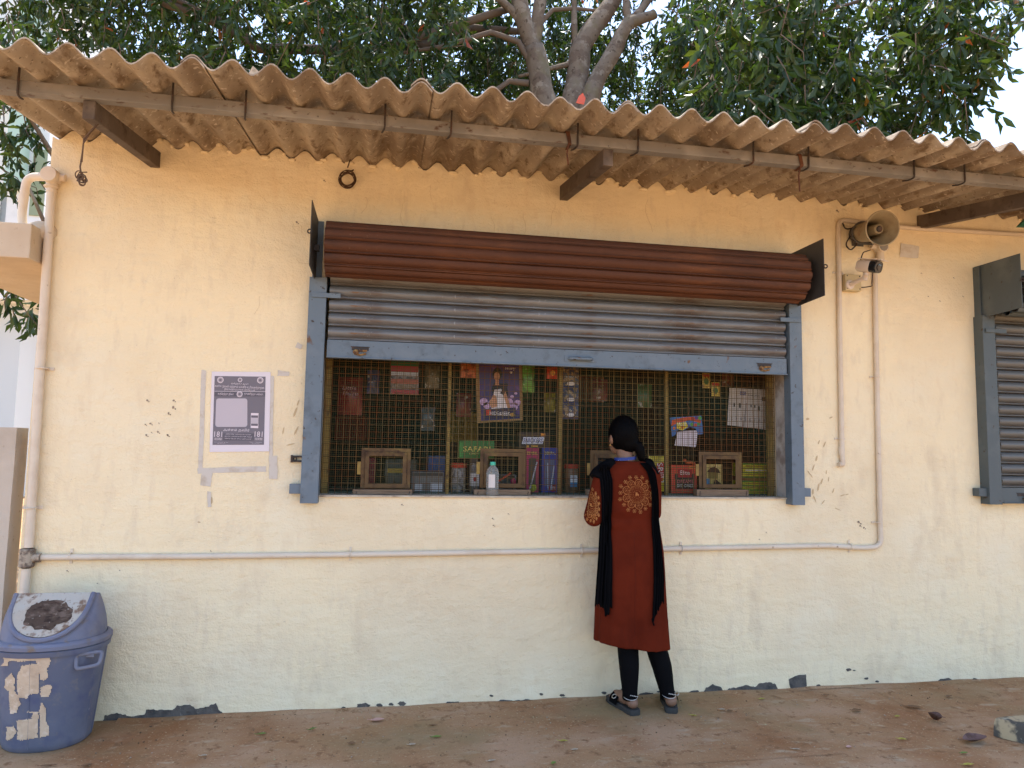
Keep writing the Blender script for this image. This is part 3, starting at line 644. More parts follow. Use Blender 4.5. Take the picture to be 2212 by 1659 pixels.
def jar(dx0, dx1, dtop, Y, lid, content, label):
    a, c = P(dx0, dtop, Y), P(dx1, dtop, Y); r = (c.x-a.x)/2; cx = (a.x+c.x)/2; h = a.z-CZ
    root = thing('jar', (cx, Y, CZ), label, 'jar'); T = Matrix.Translation((cx, Y, CZ))
    b = MB(); b.lathe([(r*.86,0),(r*.92,.004),(r*.92,h*.78),(r*.8,h*.86)], T, 18); b.build('body', content, root, smooth=True)
    b = MB(); b.lathe([(r*.98,h*.84),(r,h*.86),(r,h*.985),(r*.95,h)], T, 18); b.build('lid', lid, root, smooth=True); return root
YG = .26
o = carton('silver_carton', (888,1020), (959,1065), YG+.02, .2, cm_(120,118,112), 'grey silver carton lying on the counter left of the red lidded jar', sit=CZ)
rect('white_label', (930,1043), (956,1062), YG+.02, cm_(205,205,205), o); rect('white_label', (896,1044), (912,1060), YG+.02, cm_(190,190,188), o); rect('dark_band', (890,1022), (957,1028), YG+.02, cm_(60,58,56), o)
jar(974,1008,1000,YG+.03, cm_(190,60,40), mat('jar_white_sweets', (.34,.31,.29), .35, .5, var=[((.10,.09,.08), 40, .5, .6)]), 'clear jar with red lid standing by the silver carton')
j2 = jar(1013,1037,989,YG+.05, cm_(70,66,60), mat('jar_plain', (.16,.15,.14), .35, .5, var=[((.35,.33,.3), 30, .55, .65)]), 'grey lidded jar with a white label under the green box')
rect('label', (1015,1023), (1035,1050), YG+.018, cm_(215,205,200), j2); disc('red_dot', 1026, 1035, 4, 5, YG+.018, cm_(170,40,40), j2, .002)
o = carton('green_box', (991,953), (1068,989), YG+.01, .09, mat('green_card', lin(52,120,52), .45, .4), 'green box printed with yellow letters lying on top of the jar')
txt('SAFARI', 1030, 970, 58, 11, YG+.01, cm_(245,215,110), o); txt('LEMON', 1024, 980, 20, 3, YG+.01, cm_(220,200,120), o); rect('pale_edge', (992,956), (1000,988), YG+.01, cm_(70,150,70), o)
# hanging cords are kept short: sheets and packets clip to the wire mesh
def packet(name, d0, d1, Y, m_, label, group=None, cat='packet', bulge=.012, tilt=0):
    a, c = P(d0[0], d1[1], Y), P(d1[0], d0[1], Y); root = thing(name, ((a.x+c.x)/2, Y, a.z), label, cat, group); nx, nz = 8, 8
    vs = []
    for s_ in (-1, 1):
        for i in range(nx+1):
            for k in range(nz+1):
                u, v = i/nx, k/nz; e = (math.sin(PI*u)*math.sin(PI*min(1,max(0,(v-.08)/.84))))**.6 if 0 < u < 1 and .08 < v < .92 else 0
                wob = .0025*noise.noise((u*5, v*6, d0[0]*.13)); x = a.x+(c.x-a.x)*u+tilt*(v-.5); z = a.z+(c.z-a.z)*v
                vs.append((x, Y+s_*(bulge*e+.0006)+wob, z))
    n1 = (nx+1)*(nz+1); fs = []
    for i in range(nx):
        for k in range(nz):
            q = i*(nz+1)+k; fs += [(q, q+nz+1, q+nz+2, q+1), (n1+q, n1+q+1, n1+q+nz+2, n1+q+nz+1)]
    b = MB(); b.add(vs, fs); b.build('wrapper', m_, root, smooth='all'); return root
FO = lambda n, r, g, bl, v=(): mat(n, lin(r,g,bl), .3, .5, var=v)
YH = .20
o = packet('packet_bundle', (843,783), (906,852), YH, FO('bundle_foil', 120,110,105, [(lin(60,50,48), 30, .5, .6)]), 'strip bundle of red, silver and green packets hanging at the top left of the mesh', bulge=.02)
for k, (y0_, y1_, c_) in enumerate(((783,790,(30,90,50)),(792,803,(150,40,50)),(804,812,(170,170,175)),(820,828,(150,70,35)),(843,850,(140,25,25)))):
    rect('coloured_band', (845,y0_), (904,y1_), YH-.022, cm_(*c_, .3), o)
o = packet('snack_packet', (995,785), (1031,816), YH, FO('orange_foil', 190,95,50, [(lin(120,30,20), 35, .5, .6), (lin(210,190,150), 20, .62, .7)]), 'orange snack packet hanging left of the purple poster')
o = packet('snack_packet', (1128,785), (1155,848), YH, FO('green_foil', 95,150,45, [(lin(50,90,30), 25, .5, .65), (lin(190,205,150), 22, .64, .7)]), 'bright green snack packet hanging right of the purple poster')
o = packet('snack_packet', (1181,793), (1204,818), YH, FO('red_foil', 205,60,30), 'small red packet hanging just left of the middle mesh post'); disc('yellow_mark', 1194, 806, 5, 6, YH-.012, cm_(235,160,70), o, .003)
for k, (y0_, y1_) in enumerate(((786,838),(838,872),(872,905))):
    o = packet('nut_packet', (1215,y0_), (1250,y1_), YH, FO('nut_foil%d' % k, 62,62,88, [(lin(150,120,85), 38, .50, .56), (lin(205,185,150), 55, .60, .66)]),
        ['topmost of three nut packets hanging in a strip by the mesh post', 'middle nut packet of the strip of three by the mesh post', 'lowest nut packet of the strip of three by the mesh post'][k], 'nut packets hanging in a strip')
    disc('white_oval', 1233, y1_-9, 9, 4, YH-.012, cm_(225,215,210), o, .003); rect('blue_band', (1217,y1_-4), (1249,y1_-1), YH-.010, cm_(40,44,95), o)
    if k == 0: txt('TORNED', 1233, 829-14, 22, 3.5, YH-.012, cm_(220,220,225), o, off=.004)
# purple poster
PY = .19
o = thing('poster', P(1079,914,PY), 'purple advertising poster with a seated figure on cardboard behind the mesh', 'poster')
b = MB(); b.slab([P(1028,783,PY), P(1030,914,PY), P(1129,908,PY), P(1128,783,PY)], (0,.004,0)); b.build('cardboard', cm_(150,118,78,.8), o)
Yq = PY-.0008
poly('print', [(1034,784),(1039,909),(1123,904),(1121,784)], PY, mat('purple_print', lin(74,46,104), .4, .4, var=[(lin(48,40,92), 5, .45, .6), (lin(110,60,120), 9, .58, .7)]), o)
for (dx, dy, rx) in ((1045,868,9),(1052,876,8),(1062,870,7),(1100,868,8),(1110,878,9),(1118,870,7),(1106,857,4),(1114,850,3)): disc('cloud', dx, dy, rx, rx*.9, PY, cm_(196,160,196), o, .002)
poly('dark_jacket', [(1062,838),(1068,826),(1094,830),(1098,852),(1090,866),(1066,862)], PY, cm_(28,24,34), o, .0024)
poly('white_dress', [(1068,842),(1082,840),(1092,852),(1100,880),(1104,892),(1062,892),(1060,876)], PY, cm_(226,214,212), o, .0028)
poly('bare_arm', [(1056,870),(1066,852),(1072,856),(1074,878),(1062,882)], PY, cm_(196,140,104), o, .0032); poly('bare_arm', [(1086,850),(1092,846),(1104,884),(1098,888)], PY, cm_(196,140,104), o, .0032)
disc('hair', 1074, 808, 10, 14, PY, cm_(22,18,22), o, .003); disc('face', 1073, 813, 6.5, 9, PY, cm_(190,134,100), o, .0036); poly('neck', [(1070,820),(1077,820),(1078,832),(1069,832)], PY, cm_(184,128,96), o, .0038)
poly('biscuit_pack', [(1080,850),(1092,826),(1098,830),(1088,854)], PY, cm_(52,36,44), o, .0042)
poly('dark_banner', [(1046,884),(1114,880),(1115,902),(1046,906)], PY, cm_(38,30,66), o, .0044); poly('lower_band', [(1042,898),(1122,894),(1123,904),(1042,909)], PY, cm_(40,36,92), o, .0030)
txt('HIDE&SEEK', 1080, 893, 44, 8, PY, cm_(232,222,216), o, off=.0052); poly('red_mark', [(1050,886),(1060,885),(1061,897),(1050,898)], PY, cm_(190,56,36), o, .005); disc('biscuit', 1106, 896, 5, 4, PY, cm_(190,140,60), o, .005)
txt('story', 1102, 797, 22, 7, PY, cm_(236,226,216), o, off=.003); txt('\u2665', 1104, 805, 6, 5, PY, cm_(236,220,200), o, off=.003)
# chocolate box and toothbrush displays
o = carton('toothbrush_display', (1136,968), (1165,1061), YG, .08, cm_(178,42,92), 'magenta toothbrush display box with a yellow disc below the brown chocolate box', sit=CZ)
rect('window_film', (1142,990), (1158,1048), YG, cm_(70,58,52), o); txt('DENTAL', 1150, 979, 22, 6, YG, cm_(225,210,70), o)
b = MB(); b.tube([P(1145,1056,YG-.006), P(1160,998,YG-.006)], .004, 6); b.build('toothbrush', cm_(205,205,215), o); disc('yellow_disc', 1151, 1054, 8, 8, YG, cm_(190,190,40), o, .003); txt('33%', 1151, 1054, 12, 7, YG, cm_(50,60,30), o, off=.0045)
o = carton('toothbrush_display', (1170,968), (1207,1061), YG, .08, cm_(42,58,150), 'blue toothbrush display box with a red disc beside the middle mesh post', sit=CZ)
rect('window_film', (1176,992), (1198,1050), YG, cm_(90,100,130), o); txt('DENTAL', 1188, 979, 24, 6, YG, cm_(225,215,90), o)
b = MB(); b.tube([P(1184,1058,YG-.006), P(1183,1000,YG-.006)], .003, 6); b.tube([P(1190,1058,YG-.006), P(1197,1005,YG-.006)], .004, 6); b.build('toothbrush', cm_(190,195,210), o); disc('red_disc', 1194, 1054, 8, 8, YG, cm_(150,30,40), o, .003); txt('33%', 1194, 1054, 12, 7, YG, cm_(230,220,215), o, off=.0045)
o = carton('chocolate_box', (1121,934), (1187,968), YG+.005, .1, cm_(58,36,28), 'dark brown chocolate bar box on top of the toothbrush displays')
poly('white_plate', [(1127,965-6),(1131,944),(1177,944),(1172,959)], YG+.005, cm_(228,228,236), o, .001)
txt('SNICKERS', 1151.5, 951.5, 42, 10, YG+.005, cm_(30,50,130), o, .0, .0026, .18); rect('orange_tag', (1168,936), (1178,942), YG+.005, cm_(220,140,50), o); rect('gold_tag', (1137,962), (1143,967), YG+.005, cm_(200,140,50), o); rect('gold_tag', (1147,962), (1162,965), YG+.005, cm_(200,150,60), o)
j3 = jar(1219,1249,1002,YG+.03, cm_(175,50,40), mat('jar_brown', (.22,.12,.06), .35, .5, var=[((.10,.05,.03), 30, .5, .6)]), 'red lidded jar of brown sweets right of the middle mesh post')
rect('label', (1232,1027), (1247,1052), YG-.012, cm_(215,222,226), j3); rect('blue_label', (1232,1042), (1247,1052), YG-.013, cm_(60,130,180), j3); txt('SARAN', 1239, 1032, 12, 4, YG-.012, cm_(50,50,50), j3)
o = packet('chips_packet', (1400,986), (1441,1062), YG, FO('yellow_foil', 214,190,40, [(lin(160,150,30), 12, .5, .7)]), 'yellow chips packet with red logo standing right of the person', bulge=.03); ORG
poly('red_flash', [(1418,1002),(1432,998),(1437,1010),(1430,1040),(1420,1044)], YG-.028, cm_(186,30,28), o, .004); txt('SRiiD', 1427, 1021, 40, 12, YG-.028, cm_(240,235,230), o, PI/2*-1+.15, .008)
o = carton('cake_box', (1450,1005), (1505,1062), YG, .14, cm_(216,74,48), 'red box of bar cakes standing left of the right hatch', sit=CZ)
rect('dark_panel', (1459,1031), (1500,1056), YG, cm_(52,34,32), o, .0012); rect('dark_tower', (1457,1024), (1464,1034), YG, cm_(52,34,32), o, .0016); rect('dark_tower', (1494,1024), (1500,1034), YG, cm_(52,34,32), o, .0016); rect('logo_field', (1464,1014), (1494,1031), YG, cm_(176,28,40), o, .002); rect('orange_corner', (1488,1006), (1504,1013), YG, cm_(226,120,50), o, .0012)
txt('Elite', 1479, 1021, 20, 9, YG, cm_(246,236,230), o, off=.003); txt('DREAMS', 1480, 1040, 34, 7, YG, cm_(220,120,120), o, off=.003); txt('BAR CAKES', 1480, 1049, 34, 6, YG, cm_(235,225,215), o, off=.003)
b = MB(); q = P(1489,999,YG+.04); b.ball(q, (.03,.02,.012), 10, 6); b.ball(q+Vector((-.03,0,.012)), (.014,.012,.012), 8, 6); b.ball(q+Vector((.03,0,-.012)), (.014,.012,.016), 8, 6)
tag(b.build('orange_toy', cm_(205,96,50), None, smooth='all', org=q), 'small crumpled orange wrapper on top of the red cake box', 'wrapper')
o = thing('hanging_card', P(1482,945,PY), 'blue printed card hanging behind the mesh with a white sheet below', 'card')
b = MB(); b.slab([P(1447,902,PY),P(1515,898,PY),P(1519,937,PY),P(1509,939,PY),P(1503,926,PY),P(1490,922,PY),P(1476,930,PY),P(1465,928,PY),P(1459,939,PY),P(1452,943,PY)], (0,.002,0)); b.build('card', mat('blue_card', lin(62,112,178), .45, .4, var=[(lin(100,160,205), 14, .55, .65)]), o)
poly('red_stripe', [(1452,907),(1474,902),(1496,900),(1514,908),(1514,914),(1490,908),(1470,912),(1450,920)], PY, cm_(214,88,44), o, .0012)
for (dx, dy, r_, c_) in ((1496,905,4,(196,50,50)),(1504,903,4,(110,60,130)),(1511,903,4,(90,180,70)),(1494,917,3.5,(90,170,80)),(1502,918,3.5,(200,90,60)),(1509,916,3.5,(70,160,90)),(1456,925,3,(220,120,50))): disc('sweet', dx, dy, r_, r_, PY, cm_(*c_), o, .002)
poly('yellow_burst', [(1460,914),(1482,911),(1486,922),(1474,930),(1462,926)], PY, cm_(226,206,60), o, .002); txt('FAST', 1471, 916, 22, 7, PY, cm_(240,240,240), o, -.03, .003); txt('UP', 1472, 924, 14, 6, PY, cm_(210,60,40), o, -.03, .003)
b = MB(); b.slab([P(1464,932,PY+.004),P(1508,929,PY+.004),P(1503,966,PY+.004),P(1457,962,PY+.004)], (0,.002,0)); b.build('white_sheet', cm_(222,212,218,.8), o)
b = MB(); b.tube([P(1486,899,PY), P(1490,885,PY-.01), P(1484,872,PY-.03), P(1488,860,GY+.004)], .0018, 5); b.build('string', cm_(120,50,40), o)
for k, (a_, c_) in enumerate((((1517,806),(1534,838)), ((1537,826),(1554,856)))):
    o = packet('sachet', a_, c_, YH, FO('sachet%d' % k, 196,166,60, [(lin(120,60,30), 30, .55, .62)]), ['upper left yellow sachet hanging under the shutter bar', 'lower right yellow sachet hanging under the shutter bar'][k], 'yellow sachets hanging by the right post', bulge=.006)
    disc('green_mark', (a_[0]+c_[0])/2, a_[1]+18, 5, 7, YH-.006, cm_(70,110,60), o, .003); rect('red_band', (a_[0]+1, a_[1]+2), (c_[0]-1, a_[1]+7), YH-.004, cm_(170,50,36), o, .003)
# calendar
o = thing('calendar_sheet', P(1615,924,PY+.02), 'large white printed sheet hanging crooked inside the right window corner', 'sheet'); Yc = PY+.02
b = MB(); b.slab([P(1576,838,Yc),P(1664,842,Yc),P(1662,929,Yc),P(1571,918,Yc)], (0,.002,0)); b.build('sheet', cm_(196,186,178,.85), o)
poly('grey_divide', [(1611,870),(1614,870),(1608,922),(1604,921)], Yc, cm_(150,142,138), o); rect('blue_tag', (1598,846), (1611,853), Yc, cm_(60,60,110), o); txt('LIDC', 1604, 849.5, 10, 4, Yc, cm_(230,230,235), o); txt('Executive', 1628, 854, 24, 5, Yc, cm_(90,86,96), o, -.05)
for (dx, dy, w_, h_) in ((1586,875,3,8),(1598,876,4,10),(1622,877,3,6),(1630,878,3,6),(1639,882,4,9),(1650,862,9,8)): rect('dark_print', (dx-w_/2, dy-h_/2), (dx+w_/2, dy+h_/2), Yc, cm_(48,44,46), o, .002)
for k, ch_ in enumerate('23456789'): txt(ch_, 1580+k*10, 903+k*.9, 4, 8, Yc, cm_(120,116,124), o)
b = MB(); b.tube([P(1618,840,Yc), P(1622,832,Yc-.02), P(1618,822,GY+.01)], .002, 5); b.build('hook', DARKMETAL, o)
# stack of yellow and green boxes
for k in range(7):
    y0_, y1_ = 989+k*10.6, 989+(k+1)*10.6
    lb = ['topmost', 'second', 'third', 'fourth', 'fifth', 'sixth', 'lowest'][k]
    a, c = P(1603+random.uniform(-1,1), y1_, YG-.01), P(1666, y0_, YG-.01); z0 = CZ+(6-k)*.0272
    o = thing('flat_box', ((a.x+c.x)/2, YG+.05, z0), lb + ' of the seven flat yellow boxes stacked by the right jamb' if k else 'topmost of the seven flat boxes stacked by the right jamb, with green lid', 'box', 'flat yellow boxes in a stack')
    b = MB(); b.box(a.x, c.x, YG-.01, YG+.12, z0+.0006, z0+.0268); b.build('carton', cm_(196,186,44) if k not in (3,) else cm_(112,58,30), o, bevel=.001)
    b = MB(); b.box(a.x-.001, c.x+.001, YG-.012, YG-.0105, z0+.020, z0+.0265); b.build('green_edge', cm_(60,120,44), o)
    b = MB(); b.box(a.x+.02, c.x-.03, YG-.0125, YG-.0105, z0+.008, z0+.014); b.build('print_line', cm_(150,120,40) if k != 1 else cm_(225,222,215), o)
o = packet('mushroom_packet', (1522,1003), (1560,1060), YG+.02, FO('cream_foil', 222,196,110), 'cream yellow packet with a dark mushroom print seen through the right hatch', bulge=.006)
poly('mushroom_cap', [(1526,1020),(1534,1010),(1543,1008),(1552,1014),(1556,1022)], YG+.014, cm_(60,46,30), o, .004); rect('mushroom_stem', (1530,1020), (1550,1034), YG+.014, cm_(140,126,60), o, .004); rect('blue_mark', (1524,1034), (1532,1046), YG+.014, cm_(90,150,190), o, .004); poly('dark_corner', [(1544,1034),(1559,1046),(1559,1056),(1536,1056)], YG+.014, cm_(40,34,30), o, .004)
o = carton('small_yellow_box', (836,1012), (870,1022), YG+.10, .06, cm_(160,134,50), 'small yellow box seen through the left hatch', sit=None)
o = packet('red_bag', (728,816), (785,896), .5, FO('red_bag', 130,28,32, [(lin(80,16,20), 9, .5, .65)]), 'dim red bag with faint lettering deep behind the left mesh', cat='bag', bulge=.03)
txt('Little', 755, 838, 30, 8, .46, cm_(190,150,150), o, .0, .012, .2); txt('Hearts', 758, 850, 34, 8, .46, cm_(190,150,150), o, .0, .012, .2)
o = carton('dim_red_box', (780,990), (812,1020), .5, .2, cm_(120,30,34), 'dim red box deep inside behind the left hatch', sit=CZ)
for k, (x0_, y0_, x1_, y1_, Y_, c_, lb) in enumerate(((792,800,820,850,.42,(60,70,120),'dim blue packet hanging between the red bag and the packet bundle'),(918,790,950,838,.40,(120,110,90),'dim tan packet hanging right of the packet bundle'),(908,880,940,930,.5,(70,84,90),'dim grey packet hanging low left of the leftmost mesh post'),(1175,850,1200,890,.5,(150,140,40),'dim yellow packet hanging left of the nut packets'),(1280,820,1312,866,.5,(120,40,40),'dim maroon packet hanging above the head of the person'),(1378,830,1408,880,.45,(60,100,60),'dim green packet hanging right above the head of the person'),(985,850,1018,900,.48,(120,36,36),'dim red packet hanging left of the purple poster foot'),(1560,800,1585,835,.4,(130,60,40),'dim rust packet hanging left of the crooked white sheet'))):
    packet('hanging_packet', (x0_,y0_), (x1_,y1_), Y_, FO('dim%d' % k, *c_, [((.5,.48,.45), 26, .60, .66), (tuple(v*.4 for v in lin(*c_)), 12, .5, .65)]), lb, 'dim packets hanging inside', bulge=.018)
# blue tarpaulin bundle on the counter
o = carton('blue_bundle', (925,985), (962,1018), .46, .2, cm_(40,70,120), 'dim blue bundle on the counter behind the silver carton', 'bundle', sit=CZ)
o = carton('dark_screen', (1281,978), (1330,1050), YG+.03, .05, cm_(26,28,36,.3), 'dark screen standing behind the hatch left of the person', 'screen', sit=CZ)
o = thing('letter_tray', P(1090,1052,YG+.03), 'grey plastic tray with a red pen behind the middle hatch', 'tray')
b = MB(); a, c = P(1073,1052,YG+.02), P(1115,1026,YG+.02); frame(b, a.x, c.x, CZ, c.z, .006, YG+.02, YG+.12); b.box(a.x+.006, c.x-.006, YG+.10, YG+.12, CZ+.006, c.z-.006); b.build('tray', cm_(120,118,120), o)
b = MB(); b.tube([P(1070,1044,YG+.01), P(1104,1022,YG+.01)], .006, 6); b.build('red_pen', cm_(220,80,50), o); b = MB(); q = P(1109,1040,YG+.012); b.ball(q, (.016,.012,.02), 8, 6); b.build('pink_eraser', cm_(190,50,90), o)
# back shelves with a few dim goods
sh = thing('back_shelf', (1,2.6,.02), 'dark shelf rack along the back of the shop room', 'shelf')
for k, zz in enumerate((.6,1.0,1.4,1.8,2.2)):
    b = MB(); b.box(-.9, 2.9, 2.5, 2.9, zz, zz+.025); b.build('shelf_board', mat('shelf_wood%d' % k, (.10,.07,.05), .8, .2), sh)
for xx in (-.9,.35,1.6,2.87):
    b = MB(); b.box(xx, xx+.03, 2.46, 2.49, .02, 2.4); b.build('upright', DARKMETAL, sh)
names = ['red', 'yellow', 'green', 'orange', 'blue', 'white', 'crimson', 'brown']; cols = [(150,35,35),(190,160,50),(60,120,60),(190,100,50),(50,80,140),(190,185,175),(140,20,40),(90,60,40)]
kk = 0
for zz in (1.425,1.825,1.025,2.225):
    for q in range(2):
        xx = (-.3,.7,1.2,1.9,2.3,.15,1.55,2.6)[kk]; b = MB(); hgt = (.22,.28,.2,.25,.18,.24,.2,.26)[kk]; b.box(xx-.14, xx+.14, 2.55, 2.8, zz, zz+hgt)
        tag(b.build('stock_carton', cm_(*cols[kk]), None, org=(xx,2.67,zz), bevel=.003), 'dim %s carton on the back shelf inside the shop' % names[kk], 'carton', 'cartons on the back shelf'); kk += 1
# water bottle on the sill
bt = P(1063,1075,.035); q = Vector((bt.x, .035, OZ0+.009)); T = Matrix.Translation(q)
bo = thing('water_bottle', q, 'clear ribbed plastic bottle with turquoise cap standing on the sill', 'bottle')
def glassy(nt, b_, src):
    b_.inputs['Transmission Weight'].default_value = .85; b_.inputs['IOR'].default_value = 1.2
PET = mat('clear_plastic', (.86,.88,.86), .12, .5, extra=glassy)
pr = [(.026,0),(.0345,.004),(.036,.012)]
for k in range(7): zz = .026+k*.0145; pr += [(.0335,zz),(.0355,zz+.005),(.0355,zz+.010)]
pr += [(.034,.130),(.030,.146),(.020,.160),(.0135,.167),(.0135,.172)]
b = MB(); b.lathe(pr, T, 24); b.build('bottle', PET, bo, smooth='all')
b = MB(); b.lathe([(.0335*1.0+.0028,.045),(.0335+.0028,.118)], T, 24, cap=False); fs = [f for i, f in enumerate(b.f) if (i % 24) in (15,16,17,18)]; b.f = fs; b.mi = [0]*len(fs)
b.build('paper_label', mat('bottle_label', (.62,.58,.56), .6, .3), bo, smooth='all', fixn=False)
b = MB(); b.lathe([(.0150,.168),(.0158,.170),(.0158,.184),(.0145,.187)], T, 20); b.build('cap', cm_(70,178,150), bo, smooth=True)

# ============================================================ notice on the wall (its scan code is left out, the panel stays blank)
def z7(x, y): return ((740+x*.3254)/1.8228, (1420+y*.3254)/1.8228)
NY = -.004; nt_ = thing('wall_notice', P(518,975,NY), 'grey printed paper notice with two 181 numbers taped to the wall', 'notice')
b = MB(); b.slab([P(*z7(*p), NY) for p in ((288,132),(1000,138),(983,1098),(262,1106))], (0,.002,0)); b.build('paper', mat('notice_paper', (.72,.66,.70), .8, .2), nt_)
ink = cm_(118,113,121,.8); wht = cm_(224,212,218,.8); pan = cm_(190,181,188,.8)
def zp(name, pts, m_, off): poly(name, [z7(*p) for p in pts], NY, m_, nt_, off)
zp('grey_print', ((324,186),(940,194),(920,1018),(298,1020)), ink, .001); zp('dark_stripe', ((322,378),(936,384),(934,434),(320,432)), cm_(98,94,102,.8), .0018); zp('pale_line', ((322,368),(936,374),(936,378),(322,372)), wht, .0018)
pts = []
for (cx_, cy_, a0) in ((690,488,-PI/2),(690,772,0),(362,772,PI/2),(372,488,PI)):
    for k in range(4): a = a0+k*PI/6; pts.append((cx_+30*math.cos(a), cy_+30*math.sin(a)))
zp('blank_panel', pts, pan, .002)
def zt(s, x, y, w_, h_, m_=wht, off=.003):
    d = z7(x, y); txt(s, d[0], d[1], w_*.3254/1.8228, h_*.3254/1.8228, NY, m_, nt_, -.012, off)
zt('தமிழ்நாடு அரசு', 630, 282, 210, 26); zt('சமூக நலன் மற்றும் மகளிர் உரிமைத்துறை', 628, 321, 596, 40); zt('இராமநாதபுரம் மாவட்டம்', 628, 353, 370, 28)
zt('எதிர்த்து நில்!', 458, 406, 190, 34); zt('துணிந்து செல்!!', 796, 408, 230, 34); zt('அச்சம் தவிர்', 588, 842, 320, 44)
zt('181', 368, 890, 94, 66); zt('181', 856, 890, 94, 66); zt('WOMEN', 366, 942, 88, 16); zt('HELPLINE', 366, 956, 88, 12); zt('WOMEN', 856, 942, 88, 16); zt('HELPLINE', 856, 956, 88, 12)
zp('text_box', ((428,880),(802,880),(798,966),(426,966)), cm_(98,94,102,.8), .0022)
zt('பெண்களின் பாலியல் துன்புறுத்தல்', 612, 893, 310, 17); zt('தடுக்க புகார்களுக்கு QR Code-ஐ', 612, 920, 330, 18); zt('ஸ்கேன் செய்து புகார் அளிக்கலாம்...', 612, 947, 330, 17)
zt('மாவட்ட சமூக நல அலுவலர்', 405, 988, 170, 10); zt('மாவட்ட ஆட்சித்தலைவர்', 822, 988, 150, 10); zt('இராமநாதபுரம்', 405, 1002, 90, 9); zt('இராமநாதபுரம்', 822, 1002, 90, 9)
def zd(x, y, r, m_, off): d = z7(x, y); k = .3254/1.8228; disc('emblem', d[0], d[1], r*k, r*k, NY, m_, nt_, off)
for (x_, y_, r_) in ((395,234,38),(632,234,27),(876,238,38),(627,406,36)): zd(x_, y_, r_, wht, .0026); zd(x_, y_, r_*.8, cm_(170,160,166,.8), .0032); zd(x_, y_, r_*.42, ink, .0038)
zp('phone', ((764,634),(856,636),(852,818),(760,814)), wht, .0028); zp('phone_screen', ((768,662),(850,664),(847,790),(765,788)), cm_(110,104,112,.8), .0036); zp('phone_code_area', ((766,690),(852,692),(850,764),(764,762)), cm_(190,180,186,.8), .0042)
# ============================================================ horn loudspeaker
HORN = mat('aged_horn_paint', (.36,.30,.20), .55, .35, var=[((.24,.18,.11), 7, .45, .65), ((.16,.075,.035), 11, .58, .72)], bump=[(30,.2,.003)])
GREYM = mat('dark_bracket_grey', (.085,.08,.075), .6, .35, var=[((.14,.12,.10), 14, .5, .7)])
hc = P(1906,493,-.30); hbk = P(1858,504,-.06); ax = (hc-hbk).normalized()      # mouth centre, back
root = thing('horn_loudspeaker', P(1850,520,0), 'beige horn loudspeaker mounted high on the wall above the camera', 'loudspeaker')
q = ax.to_track_quat('Z','Y').to_matrix().to_4x4(); T = Matrix.Translation(hbk) @ q; Lh = (hc-hbk).length
Rm = .5*(P(1906,458,-.30).z-P(1906,528,-.30).z)*1.02
b = MB(); outp = [(.052,.0),(.058,.01),(.060,.05),(.062,.10)] + [(.062+(Rm-.062)*(t**2.2), .10+(Lh-.10)*t) for t in (.2,.4,.6,.75,.88,.96,1)]
inn = [(Rm*.975,Lh-.001)] + [(.052+(Rm*.97-.052)*(t**2.0), .09+(Lh-.10)*t) for t in (.93,.8,.6,.4,.2,0)]
b.lathe(outp+inn, T, 40, cap=False); b.build('bell', HORN, root, smooth=True)
b = MB(); b.torus(hc, Rm, .0045, ax, 40, 8); b.build('rim', HORN, root, smooth='all')
b = MB(); b.lathe([(.032,.06),(.030,Lh*.75),(.027,Lh*.86),(.022,Lh*.88),(.020,Lh*.86)], T, 20); b.build('inner_horn', HORN, root, smooth=True)
b = MB(); b.lathe([(.017,Lh*.868),(.019,Lh*.872),(.014,Lh*.892)], T, 16); nz_ = b.build('nozzle', DARKMETAL, root, smooth=True)
b = MB(); b.lathe([(.030,-.045),(.052,-.04),(.056,-.03),(.056,.0),(.058,.012),(.064,.014),(.064,.022)], T, 24); b.build('driver_unit', GREYM, root, smooth=True)
wb = P(1850,522,0)
b = MB(); b.box(wb.x-.035, wb.x+.045, -.006, -.001, wb.z-.03, wb.z+.05); b.tube([(wb.x, -.004, wb.z-.01), hbk+Vector((.05,-.05,-.075))], .010, 8); b.tube([(wb.x+.01, -.004, wb.z+.03), hbk+Vector((-.02,0,0))], .010, 8)
b.torus(hbk+ax*.03, .066, .006, ax, 24, 6); b.build('bracket', GREYM, root, smooth=True)
b = MB(); w0 = W(1816,482); w1_ = hbk+ax*-.03
b.tube(bend([w0, w0+Vector((.012,-.01,-.05)), w1_+Vector((-.02,0,.04)), w1_], .04, 6), .0042, 6)
b.tube(bend([w1_, w1_+Vector((-.06,-.01,-.02)), w1_+Vector((-.095,-.01,-.08)), w1_+Vector((-.06,-.01,-.115)), w1_+Vector((-.01,-.005,-.07)), w1_+Vector((.0,0,-.03))], .04, 6), .0045, 6); b.build('cable', DARKMETAL, root, smooth=True)
# ============================================================ surveillance camera
CW = mat('camera_white', (.70,.60,.52), .4, .4); BLK = mat('black_gloss', (.012,.013,.015), .2, .5); BOXM = mat('yellowed_box', (.58,.48,.28), .6, .3)
root = thing('surveillance_camera', P(1833,614,0), 'white bullet camera with black front on a square wall box', 'camera')
a, c = P(1817,630,0), P(1850,597,0); b = MB(); b.box(a.x, c.x, -.045, -.001, a.z, c.z); bx = b.build('wall_box', BOXM, root, bevel=.004)
for sx in (.012,-.012):
    for sz in (.012,-.012):
        b = MB(); xx = a.x+sx if sx > 0 else c.x+sx; zz = a.z+sz if sz > 0 else c.z+sz; b.lathe([(.004,0),(.004,.002)], Matrix.Translation((xx,-.0455,zz)) @ Matrix.Rotation(PI/2,4,'X'), 8); b.build('screw', DARKMETAL, bx)
ce = P(1836,615,-.045); b = MB(); b.lathe([(.030,0),(.028,.006),(.018,.010)], Matrix.Translation(ce) @ Matrix.Rotation(PI/2,4,'X'), 20); b.build('base_disc', CW, root, smooth=True)
